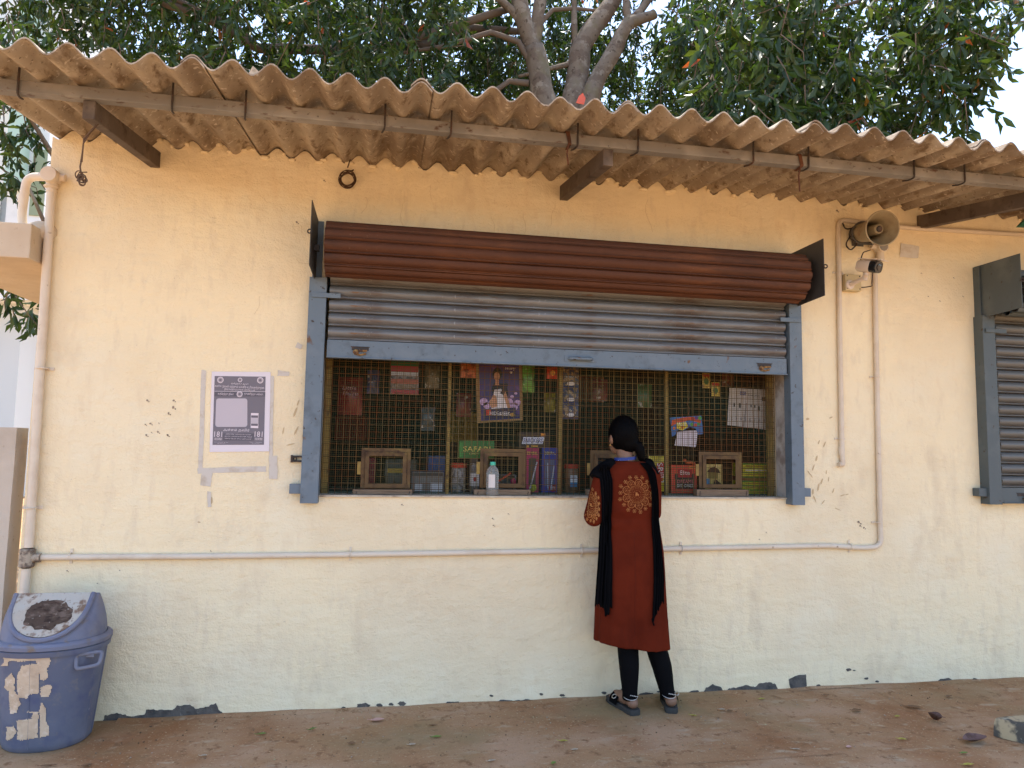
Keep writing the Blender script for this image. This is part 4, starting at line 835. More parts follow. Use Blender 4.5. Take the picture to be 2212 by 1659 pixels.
k1 = P(1868,600,-.16); b = MB(); b.tube([ce+Vector((0,-.004,0)), k1], [.015,.012], 10); b.lathe([(.016,-.016),(.016,.012),(.012,.016)], Matrix.Translation(k1), 14); b.tube([k1, k1+Vector((0,0,.04))], .010, 8); b.build('arm', CW, root, smooth=True)
# body: axis along the housing
bk, fr = P(1856,574,-.155), P(1899,577,-.275); ax = (fr-bk).normalized(); q = ax.to_track_quat('Z','Y').to_matrix().to_4x4(); T = Matrix.Translation(bk) @ q; L_ = (fr-bk).length
s_ = .036
def rr(z, s, sq=3.2, n=24):
    pts = []
    for j in range(n):
        a_ = 2*PI*j/n; cx_, sx_ = math.cos(a_), math.sin(a_); r_ = s/((abs(cx_)**sq+abs(sx_)**sq)**(1/sq)); pts.append(T @ Vector((r_*cx_, r_*sx_, z)))
    return pts
b = MB(); b.rings([rr(-.002,s_*.85), rr(.006,s_*.97), rr(L_*.62,s_), rr(L_*.66,s_)]); b.build('housing', CW, root, smooth=True)
b = MB(); b.rings([rr(L_*.66,s_*.985), rr(L_*.97,s_*.98), rr(L_,s_*.93)]); b.build('front_shell', BLK, root, smooth=True)
b = MB(); tt = T @ Matrix.Translation((0,0,L_)); b.lathe([(.020,0),(.020,.003),(.016,.004)], tt, 20); b.build('lens', mat('lens_glass', (.02,.02,.024), .1, .6), root, smooth=True)
b = MB(); upv = Vector((0,0,1)); sd = ax.cross(upv).normalized(); uu = sd.cross(ax)
hz0 = bk+ax*.004+uu*(s_+.003); hz1 = fr+ax*.028+uu*(s_+.002)
b.slab([hz0+sd*s_, hz0-sd*s_, hz1-sd*s_, hz1+sd*s_], uu*.004); b.build('sun_hood', CW, root, bevel=.001)
b = MB(); f0 = bk+ax*(L_*.45)-uu*s_; b.tube([f0, f0-uu*.018], .016, 10); b.tube([f0-uu*.018, k1+Vector((0,0,.03))], .011, 8); b.build('foot', CW, root, smooth=True)
b = MB(); b.tube(bend([f0+ax*.04-uu*.0, f0+ax*.05-uu*.06, P(1884,618,-.05), P(1866,621,-.03), P(1852,621,-.02)], .05, 6), .0035, 6); b.tube(bend([bk+uu*.03, bk+uu*.08+ax*.005, P(1880,540,-.06)], .03, 5), .0035, 6); b.build('cable', DARKMETAL, root, smooth=True)
# green plastic corner at the right edge under the eave
b = MB(); b.slab([P(2200,489,-.3),P(2226,462,-.3),P(2260,450,-.3),P(2260,492,-.3)], (0,.02,0)); tag(b.build('green_sign', mat('green_plastic', (.02,.12,.075), .45, .4), None, org=P(2230,480,-.3)), 'dark green board corner under the eave at the right edge', 'board')

# ============================================================ swing-lid bin
BIN = mat('faded_blue_plastic', (.115,.126,.178), .6, .35, var=[((.155,.165,.22), 4, .45, .7), ((.078,.09,.165), 9, .5, .72), ((.17,.16,.17), 20, .58, .74), ((.33,.34,.40), 60, .69, .76, (1,1,.3))], bump=[(30,.25,.004)])
LIDM = mat('dusty_blue_plastic', (.165,.175,.24), .65, .3, var=[((.20,.19,.21), 5, .45, .7), ((.115,.125,.19), 9, .5, .7), ((.20,.145,.10), 16, .6, .75)], bump=[(30,.25,.004)])
bx_, by_ = -1.482, -.212; bz0 = .012; RZ = .462
def binr(z): t = (z-bz0)/(RZ-bz0); return .178+.047*t, .160+.035*t
def ell(z, a, c, n=48, dx=0, dy=0, sq=2.15): 
    o_ = []
    for j in range(n):
        t = 2*PI*j/n; cx_, sx_ = math.cos(t), math.sin(t); r_ = 1/((abs(cx_)**sq+abs(sx_)**sq)**(1/sq)); o_.append(Vector((bx_+a*r_*cx_+dx, by_+c*r_*sx_+dy, z)))
    return o_
root = thing('dustbin', (bx_, by_, bz0), 'faded blue plastic swing lid dustbin with torn paper on it', 'bin')
b = MB(); zs = [bz0, bz0+.008, bz0+.03, .10, .2, .3, .40, RZ-.02]; rg = []
for k, z in enumerate(zs):
    a, c = binr(z); s2 = .93 if k == 0 else (.975 if k == 1 else 1); rg.append(ell(z, a*s2, c*s2))
b.rings(rg); body = b.build('body', BIN, root, smooth=True)
b = MB()
for j in range(0, 48, 5):      # moulded ribs
    t = 2*PI*(j+.5)/48; pts = []
    for z in (.03, .15, .28, .42): a, c = binr(z); pts.append(Vector((bx_+(a+.0005)*math.cos(t), by_+(c+.0005)*math.sin(t), z)))
    b.tube(pts, .0022, 5)
tag(b.build('rib_lines', BIN, body, smooth=True), kind='stuff')
b = MB(); a, c = binr(RZ); b.rings([ell(RZ-.035,a-.002,c-.002), ell(RZ-.033,a+.006,c+.006), ell(RZ-.012,a+.009,c+.009), ell(RZ-.008,a+.004,c+.004), ell(RZ-.008,a-.02,c-.02)], cap=False); b.build('body_rim', BIN, root, smooth=True)
lid = MB(); lid.rings([ell(RZ-.006,a+.006,c+.006), ell(RZ-.004,a+.013,c+.012), ell(RZ+.012,a+.014,c+.013), ell(RZ+.022,a+.006,c+.006), ell(RZ+.026,a-.008,c-.008)], cap=False); lid.build('lid_rim', LIDM, root, smooth=True)
ZT = .668
lid = MB(); rg = []
for k, t in enumerate((0,.12,.25,.4,.55,.7,.85,.95,1)):
    z = RZ+.024+(ZT-RZ-.024)*t; aa = (a-.012)*(1-.10*t-.05*t*t); cc = (c-.010)*(1-t)**.85*.93+.014; rg.append(ell(z, aa, cc, sq=2.15+2.2*t))
lid.rings(rg); ld = lid.build('lid', LIDM, root, smooth=True)
# D-shaped flap lying on the sloping front
FLAP = mat('filthy_white_flap', (.44,.41,.36), .75, .2, var=[((.44,.38,.31), 8, .45, .62), ((.20,.13,.09), 14, .56, .64), ((.12,.08,.06), 40, .62, .7)], bump=[(24,.6,.01)])
f_top = Vector((bx_+.004, by_-.030, ZT+.004)); f_bot = Vector((bx_+.004, by_-.168, RZ+.045)); dn = (f_bot-f_top); Lf = dn.length; dn.normalize(); nn = Vector((1,0,0)).cross(dn); nn = nn if nn.y < 0 else -nn
hw = .152; pts = [f_top+Vector((-hw,0,0)), f_top+Vector((hw,0,0))]; arc = []
for k in range(0, 19):
    t = k/18*PI; arc.append(f_top+Vector((hw*math.cos(t),0,0))*1.0+dn*(Lf*(.12+.88*math.sin(t)**.8)))
pts = pts+arc
b = MB(); b.slab([p+nn*.010 for p in pts], -nn*.045); b.build('flap', FLAP, ld, smooth=True)
b = MB(); cen_ = f_top+dn*(Lf*.50)+Vector((.005,0,0)); mud = []
for k in range(40):
    t = 2*PI*k/40; rr2 = 1+.22*noise.noise((math.cos(t)*2.2, math.sin(t)*2.2, 3))+.10*noise.noise((math.cos(t)*8, math.sin(t)*8, 5)); mud.append(cen_+Vector((.098*rr2*math.cos(t),0,0))+dn*(Lf*.33*rr2*math.sin(t))+nn*.0115)
b.slab(mud, -nn*.003); b.build('dried_mud', mat('dried_mud', (.085,.058,.044), .95, .1, var=[((.16,.115,.09), 16, .5, .62, (1,2,2)), ((.045,.03,.024), 26, .5, .65, (1,2,2)), ((.36,.32,.28), 45, .64, .7), ((.22,.07,.05), 12, .66, .7)], bump=[(25,.9,.012)]), ld)
b = MB(); edge = [f_top+Vector((hw+.012,0,0))]+[f_top+(p-f_top)*1.06 for p in arc]+[f_top+Vector((-hw-.012,0,0))]
b.tube([p+nn*.004 for p in edge], .012, 8); b.build('flap_surround', LIDM, ld, smooth=True)
b = MB(); hx = Vector((bx_+.195, by_-.10, .408))
b.tube(bend([hx+Vector((-.045,-.035,.012)), hx+Vector((-.035,-.062,-.042)), hx+Vector((.055,-.045,-.03)), hx+Vector((.05,.0,.018)), hx+Vector((-.045,-.035,.012))], .02, 5), .0085, 8); b.box(hx.x-.012, hx.x+.02, hx.y-.02, hx.y+.01, hx.z-.002, hx.z+.018); b.build('handle', LIDM, root, smooth=True)
# torn paper scraps pasted on the bin
def zb(x, y): return (x*.4364/1.8228, (2300+y*.4364)/1.8228)
def on_bin(dx, dy, off=.0022):
    d = ray(dx, dy); lo, hi = 3.93-.7, 3.93-.02
    for k in range(60):
        t = lo+(hi-lo)*k/60; p = CAM+d*t; a_, c_ = binr(p.z); a_ += off; c_ += off
        if (abs((p.x-bx_)/a_)**2.15+abs((p.y-by_)/c_)**2.15) <= 1:
            lo2, hi2 = t-(hi-lo)/60, t
            for _ in range(14):
                mm = (lo2+hi2)/2; p = CAM+d*mm; a_, c_ = binr(p.z); a_ += off; c_ += off
                if (abs((p.x-bx_)/a_)**2.15+abs((p.y-by_)/c_)**2.15) <= 1: hi2 = mm
                else: lo2 = mm
            return CAM+d*hi2
    return None
def inside(x, y, pl):
    r_ = False; j = len(pl)-1
    for i in range(len(pl)):
        if (pl[i][1] > y) != (pl[j][1] > y) and x < (pl[j][0]-pl[i][0])*(y-pl[i][1])/(pl[j][1]-pl[i][1])+pl[i][0]: r_ = not r_
        j = i
    return r_
PAPER = mat('torn_paper', (.62,.47,.33), .85, .15, var=[((.50,.36,.25), 14, .45, .7), ((.70,.57,.44), 30, .55, .7)], bump=[(50,.6,.006)])
for pl in (((15,620),(455,625),(455,720),(425,760),(430,850),(400,870),(360,860),(350,740),(200,735),(330,715),(320,690),(170,700),(80,690),(70,740),(10,735),(40,700)),
           ((200,735),(350,740),(350,985),(270,995),(240,1030),(160,1025),(155,820)), ((365,930),(430,905),(465,915),(465,945),(440,1020),(365,1015)),
           ((75,940),(130,960),(155,1000),(190,1090),(160,1110),(150,1160),(90,1170)), ((170,1150),(350,1150),(340,1260),(340,1385),(190,1410),(150,1400),(160,1330),(150,1230),(280,1215),(300,1160)),
           ((375,1060),(410,1120),(415,1240),(440,1290),(440,1365),(360,1385),(355,1120)), ((60,1290),(120,1280),(150,1330),(110,1390),(50,1415)), ((45,860),(100,800),(135,850),(130,960),(60,960),(40,930))):
    b = MB(); st = 9; idx = {}; xs_ = [p[0] for p in pl]; ys_ = [p[1] for p in pl]; sd_ = pl[0][0]
    def vert(ix, iy):
        if (ix, iy) not in idx:
            jx = st*.45*noise.noise((ix*3.1, iy*2.7, sd_)); jy = st*.45*noise.noise((ix*2.3, iy*3.9, sd_+4)); p = on_bin(*zb(ix*st+jx, iy*st+jy))
            if p is None: return None
            idx[(ix,iy)] = len(b.v); b.v.append(tuple(p))
        return idx[(ix,iy)]
    for ix in range(min(xs_)//st, max(xs_)//st+1):
        for iy in range(min(ys_)//st, max(ys_)//st+1):
            if inside((ix+.5)*st+5*noise.noise((ix,iy,2.5)), (iy+.5)*st+5*noise.noise((ix,iy,7.5)), pl):
                q4 = [vert(ix,iy), vert(ix+1,iy), vert(ix+1,iy+1), vert(ix,iy+1)]
                if None not in q4: b.f.append(tuple(q4)); b.mi.append(0)
    b.build('paper_scrap', PAPER, root, smooth='all', fixn=False)

# ============================================================ hanging wires
WIRE = mat('rusty_wire', (.075,.04,.022), .7, .35)
root = P(752,375,-.03); b = MB(); hk = P(753,340,-.01)
b.tube(bend([hk, hk+Vector((.012,-.02,-.01)), P(751,362,-.03)], .01, 4), .0035, 6); b.torus(hk, .010, .0035, (0,1,0), 12, 6)
for k in range(7): b.torus(P(751+random.uniform(-3,3), 387+random.uniform(-3,4), -.03), random.uniform(.034,.046), .0026, (random.uniform(-.4,.4),1,random.uniform(-.35,.35)), 24, 5)
b.tube([P(744,376,-.04), P(764,367,-.035)], .004, 6)
tag(b.build('wire_coil', WIRE, None, smooth='all', org=root), 'coil of rusty wire hanging from a hook above the shutter', 'wire')
root = P(175,390,-.75); b = MB(); XR_ = -1.222
pts = [Vector((-1.232,-.80,2.70)), P(181,300,-.78), P(178,330,-.78), P(173,360,-.78), P(176,385,-.78)]
b.tube(pts, .0035, 5); b.tube([Vector((-1.22,-.78,2.73)), P(196,285,-.78), P(180,310,-.78), P(177,350,-.78)], .003, 5)
for k in range(9):
    c_ = P(175+random.uniform(-4,4), 386+random.uniform(-12,10), -.78); b.torus(c_, random.uniform(.008,.018), .0025, (random.uniform(-1,1),1,random.uniform(-1,1)), 12, 5)
b.tube([P(165,384,-.78), P(172,372,-.78), P(188,372,-.78)], .0025, 5)
tag(b.build('hanging_twine', mat('dirty_twine', (.13,.085,.06), .9, .1), None, smooth='all', org=root), 'knotted brown twine hanging from the left rafter end', 'twine')

# ============================================================ stone block and litter on the paving
c0 = G(2147,1590,.014); pts = [Vector((c0.x,c0.y,.0)), Vector((c0.x+.30,c0.y-.44,.0)), Vector((c0.x+1.0,c0.y-.34,.0)), Vector((c0.x+.75,c0.y+.06,.0))]
vox = MB(); pts2 = []
for i in range(4):
    a_, c_ = pts[i], pts[(i+1)%4]
    for k in range(12):
        p = a_.lerp(c_, k/12); pts2.append(Vector((p.x+.008*noise.noise((p.x*30,p.y*30,1)), p.y+.008*noise.noise((p.x*30,p.y*30,5)), .014)))
rg = [pts2]
cen = sum(pts, Vector())/4
for z, s2 in ((.02,1.0),(.045,.998),(.075,.992),(.098,.98),(.104,.96)): rg.append([Vector((cen.x+(p.x-cen.x)*s2, cen.y+(p.y-cen.y)*s2, z+.003*noise.noise((p.x*25,p.y*25,z*40)))) for p in pts2])
vox.rings(rg)
tag(vox.build('stone_block', mat('lichen_stone', (.46,.36,.22), .95, .1, var=[((.10,.09,.075), 11, .50, .60), ((.42,.38,.29), 16, .56, .68)], bump=[(30,.6,.006)]), None, smooth=True, org=(cen.x,cen.y,.014)), 'lichen stained stone kerb block at the lower right corner', 'stone')
LEAFM = {k: mat(k+'_litter', c_, .7, .25, var=[((c_[0]*.6,c_[1]*.55,c_[2]*.5), 25, .5, .65)]) for k, c_ in dict(purple=(.17,.10,.085), brown=(.20,.11,.055), yellow=(.42,.36,.07), green=(.16,.22,.05), pale=(.48,.40,.29), pink=(.55,.33,.27)).items()}
def litter(px, py, L_, wd, an, col, curl, label, name='fallen_leaf', cat='leaf', group='fallen leaves on the paving'):
    p0 = G(px, py, .015); b = MB(); n = 8; vs = []; ca, sa = math.cos(an), math.sin(an)
    for i in range(n+1):
        t = i/n; hwid = wd/2*math.sin(PI*(.04+.96*t))**.8*(1 if t < .97 else .2); u = (t-.5)*L_
        zc = curl*(2*t-1)**2*.6
        for s_, zz in ((-1, curl*.8), (0, 0), (1, curl*.9)):
            x_, y_ = u, s_*hwid; vs.append((p0.x+x_*ca-y_*sa, p0.y+x_*sa+y_*ca, .0165+zc+abs(s_)*zz*math.sin(PI*t)+.002*noise.noise((px*.3, i*.7, s_))))
    for i in range(n):
        a_ = i*3; b.f += [(a_,a_+3,a_+4,a_+1),(a_+1,a_+4,a_+5,a_+2)]; b.mi += [0,0]
    b.v = vs
    b.tube([Vector(vs[1]), Vector(vs[1])-Vector((ca,sa,0))*L_*.22+Vector((0,0,.004))], .0013, 4)
    tag(b.build(name, LEAFM[col], None, smooth='all', org=p0, fixn=False), label, cat, group)
litter(2107,1602,.15,.07,.15,'purple',.03,'largest curled purple brown leaf lying before the stone block')
litter(2020,1556,.075,.05,1.9,'purple',.045,'upright folded purple brown leaf left of the stone block')
small = [(2050,1505,.05,.02,.2,'brown','dark leaf nearest the wall at the right'),(1850,1535,.06,.03,.1,'brown','brown leaf pressed flat among the dark patches at the right'),(1975,1528,.09,.03,-.4,'brown','long dark leaf beside the upright folded leaf'),(1784,1503,.04,.02,0,'brown','small brown leaf by the foot of the wall below the grey patch'),(1577,1537,.04,.025,.4,'brown','red brown leaf lying just right of the sandals'),(1560,1534,.035,.02,-.2,'pale','pale leaf lying just right of the sandals'),(1646,1511,.04,.015,.1,'yellow','thin yellow leaf near the wall right of the sandals'),(1939,1549,.032,.016,.1,'yellow','small yellow leaf left of the upright folded leaf'),(1949,1598,.04,.022,-.4,'yellow','bright yellow leaf left of the largest curled leaf'),(2083,1628,.045,.016,.1,'green','green yellow leaf below the largest curled leaf'),(2092,1653,.06,.02,0,'yellow','yellow leaf at the bottom edge near the stone block'),(1834,1615,.03,.02,.3,'pink','small pinkish leaf at the bottom right middle'),(1498,1547,.035,.014,-.5,'yellow','small yellow leaf beside the right sandal'),(944,1593,.05,.02,.05,'green','green leaf in the middle of the paving'),(1217,1602,.045,.014,-.1,'yellow','slim yellow leaf in front of the person'),(815,1556,.07,.04,.1,'pink','pink paper-like leaf near the wall at centre left'),(565,1587,.045,.014,.2,'green','olive leaf at centre left of the paving'),(675,1576,.045,.015,.6,'green','olive leaf pair nearest the bare mortar'),(105,1655,.07,.012,.1,'brown','long thin brown leaf in front of the dustbin'),(188,1654,.05,.016,.4,'brown','curled brown leaf right of the dustbin foot'),(440,1634,.03,.016,.1,'pale','white scrap-like leaf at the lower left'),(1062,1645,.04,.015,.3,'pale','pale leaf at the bottom centre'),(890,1610,.035,.018,.2,'pale','small pale leaf below the green leaf'),(1242,1621,.03,.016,.1,'pale','small pale leaf left of the bottom centre'),(1196,1650,.03,.02,.8,'green','green leaf tuft at the bottom edge'),(1720,1620,.04,.012,-.2,'pale','pale sliver leaf at the bottom right middle'),(935,1568,.05,.01,-.1,'brown','thin dark twig-like leaf near the centre'),(760,1607,.03,.03,.2,'brown','small brown leaf at the lower left of centre')]
for (px,py,L_,wd,an,col,lb) in small: litter(px,py,L_,wd,an,col,.006,lb)
# crumbs and dust grains
b = MB()
for k in range(420):
    x = random.uniform(-1.3,3.4); y = -abs(random.gauss(0,.45))-.01
    if y < -1.1: continue
    r_ = random.uniform(.0012,.0045); b.ball((x,y,.0135), (r_,r_*random.uniform(.6,1.2),r_*.6), 5, 4)
tag(b.build('gravel_crumbs', mat('crumbs', (.40,.32,.24), .9, .1, var=[((.12,.08,.05), 3, .45, .55), ((.50,.44,.25), 4, .55, .65)]), None, org=(1,-.4,.012)), 'loose crumbs of plaster and grit scattered over the paving', 'grit', kind='stuff')
b = MB()   # petal caught on the roof edge
q = P(1255,217,YE+.01); b.slab([q+Vector((-.02,0,-.01)), q+Vector((.014,0,-.014)), q+Vector((.02,0,.012)), q+Vector((.008,.0,.035)), q+Vector((-.008,0,.02))], (0,.006,0)); tag(b.build('red_leaf', mat('red_leaf', (.50,.10,.06), .6, .3), None, org=q), 'red leaf standing on the roof edge near the middle', 'leaf')
q = P(548,155,YE+.01); b = MB(); b.slab([q+Vector((-.02,0,-.012)), q+Vector((.016,0,-.012)), q+Vector((.018,0,.004)), q+Vector((-.004,0,.024))], (0,.008,0)); tag(b.build('paper_scrap', LEAFM['pale'], None, org=q), 'pale scrap caught on the roof edge at the left', 'scrap')
# ============================================================ the customer
SKIN = mat('skin', (.23,.125,.078), .55, .35, var=[((.19,.10,.062), 14, .45, .7)])
KURTA = mat('rust_red_cloth', (.110,.0155,.006), .9, .06, var=[((.085,.012,.005), 6, .45, .7)], bump=[(14,.12,.01,(1,1,.4)), (400,.15,.001)])
BLACK = mat('black_cloth', (.0035,.0035,.0045), .9, .06, bump=[(300,.2,.001)])
LEGG = mat('black_leggings', (.0032,.0032,.004), .8, .08, bump=[(40,.2,.003)])
HAIR = mat('black_hair', (.0018,.0016,.002), .55, .05, bump=[(60,.5,.004,(1,1,6))])
SOLE = mat('grey_rubber', (.045,.044,.042), .8, .2, bump=[(60,.3,.003)])
GOLD = mat('gold_thread', (.46,.21,.06), .4, .5, metal=.5); SILV = mat('silver', (.62,.60,.57), .3, .5, metal=.9)
person = thing('person', G(1405,1540,.012), 'person in rust red kurta with black scarf standing at the shop window', 'person')
YC = -.205
# skeleton points
hipL, hipR = P(1343,1225,YC), P(1396,1225,YC)
kneL, kneR = P(1356,1395,-.215), P(1416,1395,-.20)
calL, calR = P(1359,1440,-.235), P(1430,1440,-.225)
ankL, ankR = P(1361,1512,-.238), P(1443,1504,-.238)
heL, heR = Vector((1.322,-.252,.062)), Vector((1.537,-.250,.062))
dirL = Vector((-.21,.98,0)).normalized(); dirR = Vector((.30,.95,0)).normalized()
pelv, chest, neckb = P(1369,1205,YC), P(1362,1075,-.20), P(1353,1000,-.20)
headc = P(1344,940,-.17); shL, shR = P(1305,1024,-.215), P(1408,1022,-.21)
elL, elR = P(1284,1110,-.262), P(1411,1108,-.19)
wrL, wrR = P(1318,1085,-.055), P(1378,1083,-.05)
body = MB()
for hp, kn, ca, an, he, dr in ((hipL,kneL,calL,ankL,heL,dirL),(hipR,kneR,calR,ankR,heR,dirR)):
    body.tube([hp, hp.lerp(kn,.5), kn, ca, an, Vector((an.x,an.y,.09))], [.085,.068,.050,.049,.033,.031], 14)
    body.ball(he+Vector((0,0,.004)), (.031,.034,.030), 12, 8); body.tube([Vector((an.x,an.y,.10)), he+dr*.04+Vector((0,0,.012)), he+dr*.12+Vector((0,0,-.002)), he+dr*.175+Vector((0,0,-.008))], [.032,.034,.033,.026], 12)
    sd = dr.cross(Vector((0,0,1)))
    for k in range(5):
        o_ = (k-2)*.0155; ln = (.205,.212,.208,.198,.185)[k if dr.x > 0 else 4-k]
        body.tube([he+dr*.15+sd*o_+Vector((0,0,-.010)), he+dr*(ln-.01)+sd*o_+Vector((0,0,-.012)), he+dr*ln+sd*o_+Vector((0,0,-.016))], [.010,.009,.006], 8)
body.tube([pelv+Vector((0,0,-.05)), pelv, pelv.lerp(chest,.5), chest, chest.lerp(neckb,.6), neckb], [.10,.115,.095,.105,.085,.05], 16)
body.tube([shL, chest.lerp(neckb,.55), shR], [.045,.06,.045], 12)
body.tube([neckb+Vector((0,0,-.02)), headc+Vector((.006,-.012,-.07)), headc+Vector((0,0,-.02))], [.050,.043,.045], 14)
Mh = Matrix.Rotation(math.radians(15),3,'Z')        # head turned a little to the left
body.ball(headc, (.071,.088,.098), 18, 14, Mh); fd = Mh @ Vector((0,1,0)); sdv = Mh @ Vector((1,0,0))
body.ball(headc+fd*.035+Vector((0,0,-.055)), (.052,.052,.055), 14, 10, Mh)
body.tube([headc+fd*.085+Vector((0,0,.008)), headc+fd*.103+Vector((0,0,-.028))], [.007,.013], 8); body.ball(headc+fd*.083+Vector((0,0,-.062)), (.022,.010,.010), 8, 6, Mh)
for s_ in (-1, 1):
    e_ = headc+sdv*s_*.072+fd*-.002+Vector((0,0,-.022)); body.ball(e_, (.010,.020,.031), 10, 8, Mh @ Matrix.Rotation(.35*s_,3,'Z')); body.ball(headc+sdv*s_*.028+fd*.079+Vector((0,0,.006)), (.014,.010,.008), 8, 6, Mh)
for sh_, el_, wr_, s_ in ((shL,elL,wrL,-1),(shR,elR,wrR,1)):
    body.tube([sh_, sh_.lerp(el_,.5), el_], [.043,.038,.033], 12); body.tube([el_, el_.lerp(wr_,.4), wr_], [.034,.031,.022], 12)
    fw_ = Vector((-.25*s_,1,.0)).normalized(); pl_ = wr_+fw_*.05; sd_ = fw_.cross(Vector((0,0,1)))
    body.tube([wr_, wr_+fw_*.025, wr_+fw_*.075], [.021,.026,.027], 10); body.ball(pl_, (.034,.036,.013), 10, 8)
    for k in range(4):
        o_ = (k-1.5)*.0185; ln = (.062,.075,.070,.055)[k]; r0 = wr_+fw_*.078+sd_*o_
        body.tube([r0, r0+fw_*ln*.5+Vector((0,0,-.004)), r0+fw_*ln*.85+Vector((0,0,-.018)), r0+fw_*ln+Vector((0,0,-.028))], [.0092,.0088,.008,.0065], 8)
    r0 = wr_+fw_*.035+sd_*(-s_)*.026; body.tube([r0, r0+fw_*.03+sd_*(-s_)*.018, r0+fw_*.055+sd_*(-s_)*.020+Vector((0,0,-.012))], [.0115,.010,.007], 8)
bv = voxel(body, 'body', .0055, 3); bv.build('body', SKIN, person, smooth='all')
# leggings
lg = MB()
for hp, kn, ca, an in ((hipL,kneL,calL,ankL),(hipR,kneR,calR,ankR)):
    pts = [hp, hp.lerp(kn,.5), kn, kn.lerp(ca,.5), ca, ca.lerp(an,.35), ca.lerp(an,.65), ca.lerp(an,.85), an]; rr_ = [.090,.073,.056,.0555,.053,.048,.042,.039,.038]
    lg.tube(pts, rr_, 18)
    for k in range(6):
        t = .62+.065*k; c_ = ca.lerp(an, t); lg.torus(c_+Vector((random.uniform(-.003,.003),0,0)), .034+.003*(1-t), .0065, (random.uniform(-.3,.3),random.uniform(-.2,.2),1), 16, 6)
lg.tube([hipL, pelv, hipR], [.092,.11,.092], 14)
voxel(lg, 'lg', .006, 3).build('leggings', LEGG, person, smooth='all')
# kurta: torso and skirt lofted from the outline, sleeves joined to it
ku = MB(); rg = []
for (dy, xl, xr, hd, yo, sq) in ((996,1328,1392,.052,0,2.2),(1004,1313,1408,.070,0,2.3),(1014,1303,1416,.085,0,2.4),(1032,1299,1421,.100,0,2.5),(1060,1300,1421,.110,.0,2.5),(1090,1302,1420,.108,0,2.5),(1118,1304,1420,.100,.0,2.5),(1150,1302,1424,.104,0,2.5),(1190,1297,1429,.115,-.004,2.5),(1230,1294,1432,.124,-.005,2.5),(1290,1290,1436,.126,-.003,2.5),(1350,1289,1440,.130,0,2.5),(1390,1288,1444,.132,0,2.5)):
    a, c = P(xl, dy, YC), P(xr, dy, YC); cx, hw_ = (a.x+c.x)/2, (c.x-a.x)/2; z = (a.z+c.z)/2; pts = []
    fl = max(0, (dy-1190)/200)
    for j in range(72):
        t = 2*PI*j/72; ct_, st_ = math.cos(t), math.sin(t); r_ = 1/((abs(ct_)**sq+abs(st_)**sq)**(1/sq))
        fold = 1+.065*fl*math.sin(t*9+1.2)+.045*fl*math.sin(t*5+.4)+.03*fl*math.sin(t*15+dy*.004)+.012*math.sin(t*4+dy*.05)*(1 if 1090 < dy < 1170 else .2)
        hz_ = (.012*math.cos(t)*-1+.010*math.sin(2*t+.5))*(1 if dy == 1390 else 0)
        pts.append(Vector((cx+hw_*r_*ct_*(1+.4*(fold-1)), YC+yo+hd*r_*st_*fold, z+hz_)))
    rg.append(pts)
ku.rings(rg)
sl_ = [(shL,.052),(shL.lerp(elL,.3),.053),(shL.lerp(elL,.65),.053),(elL+Vector((-.004,0,-.006)),.055),(elL.lerp(wrL,.3),.051),(elL.lerp(wrL,.62),.046)]
ku.tube([p for p, r_ in sl_], [r_ for p, r_ in sl_], 18); ku.ball(elL+Vector((-.004,-.004,-.012)), .054, 14, 10)
sr_ = [(shR,.050),(shR.lerp(elR,.5),.050),(elR,.048),(elR.lerp(wrR,.6),.042)]; ku.tube([p for p, r_ in sr_], [r_ for p, r_ in sr_], 16)
for k in range(5):    # creases at the waist and the bent elbow
    q = elL.lerp(shL, .12+.09*k); ku.torus(q, .048, .008, (shL-elL).normalized()+Vector((random.uniform(-.4,.4),random.uniform(-.4,.4),0)), 18, 6)
kv = voxel(ku, 'ku', .0055, 4)
for i, v in enumerate(kv.v):          # slow cloth ripples
    x, y, z = v; amp = .0045*min(1, max(.35, (1.0-z)*1.6)); d_ = amp*noise.noise((x*16, y*16, z*3.2))+(.0025+.006*math.exp(-((z-1.0)/.07)**2))*noise.noise((x*7+4+z*4, y*9, z*22)); kv.v[i] = (x+d_*.4, y+d_*1.3, z)
kurta = kv.build('kurta', KURTA, person, smooth='all')
tree_k = BVHTree.FromPolygons([Vector(v) for v in kv.v], kv.f)
def back_y(x, z, dflt=-.31):
    h = tree_k.ray_cast(Vector((x,-1.2,z)), Vector((0,1,0))); return h[0].y if h[0] is not None else dflt
b = MB(); pts = [Vector((P(1371,y,-.32).x, 0, P(1371,y,-.32).z)) for y in range(1150,1390,12)]
pts = [Vector((p.x, back_y(p.x,p.z)-.0004, p.z)) for p in pts]; b.tube(pts, .0013, 5); b.build('centre_seam', mat('seam_thread', (.10,.016,.008), .9, .1), kurta)
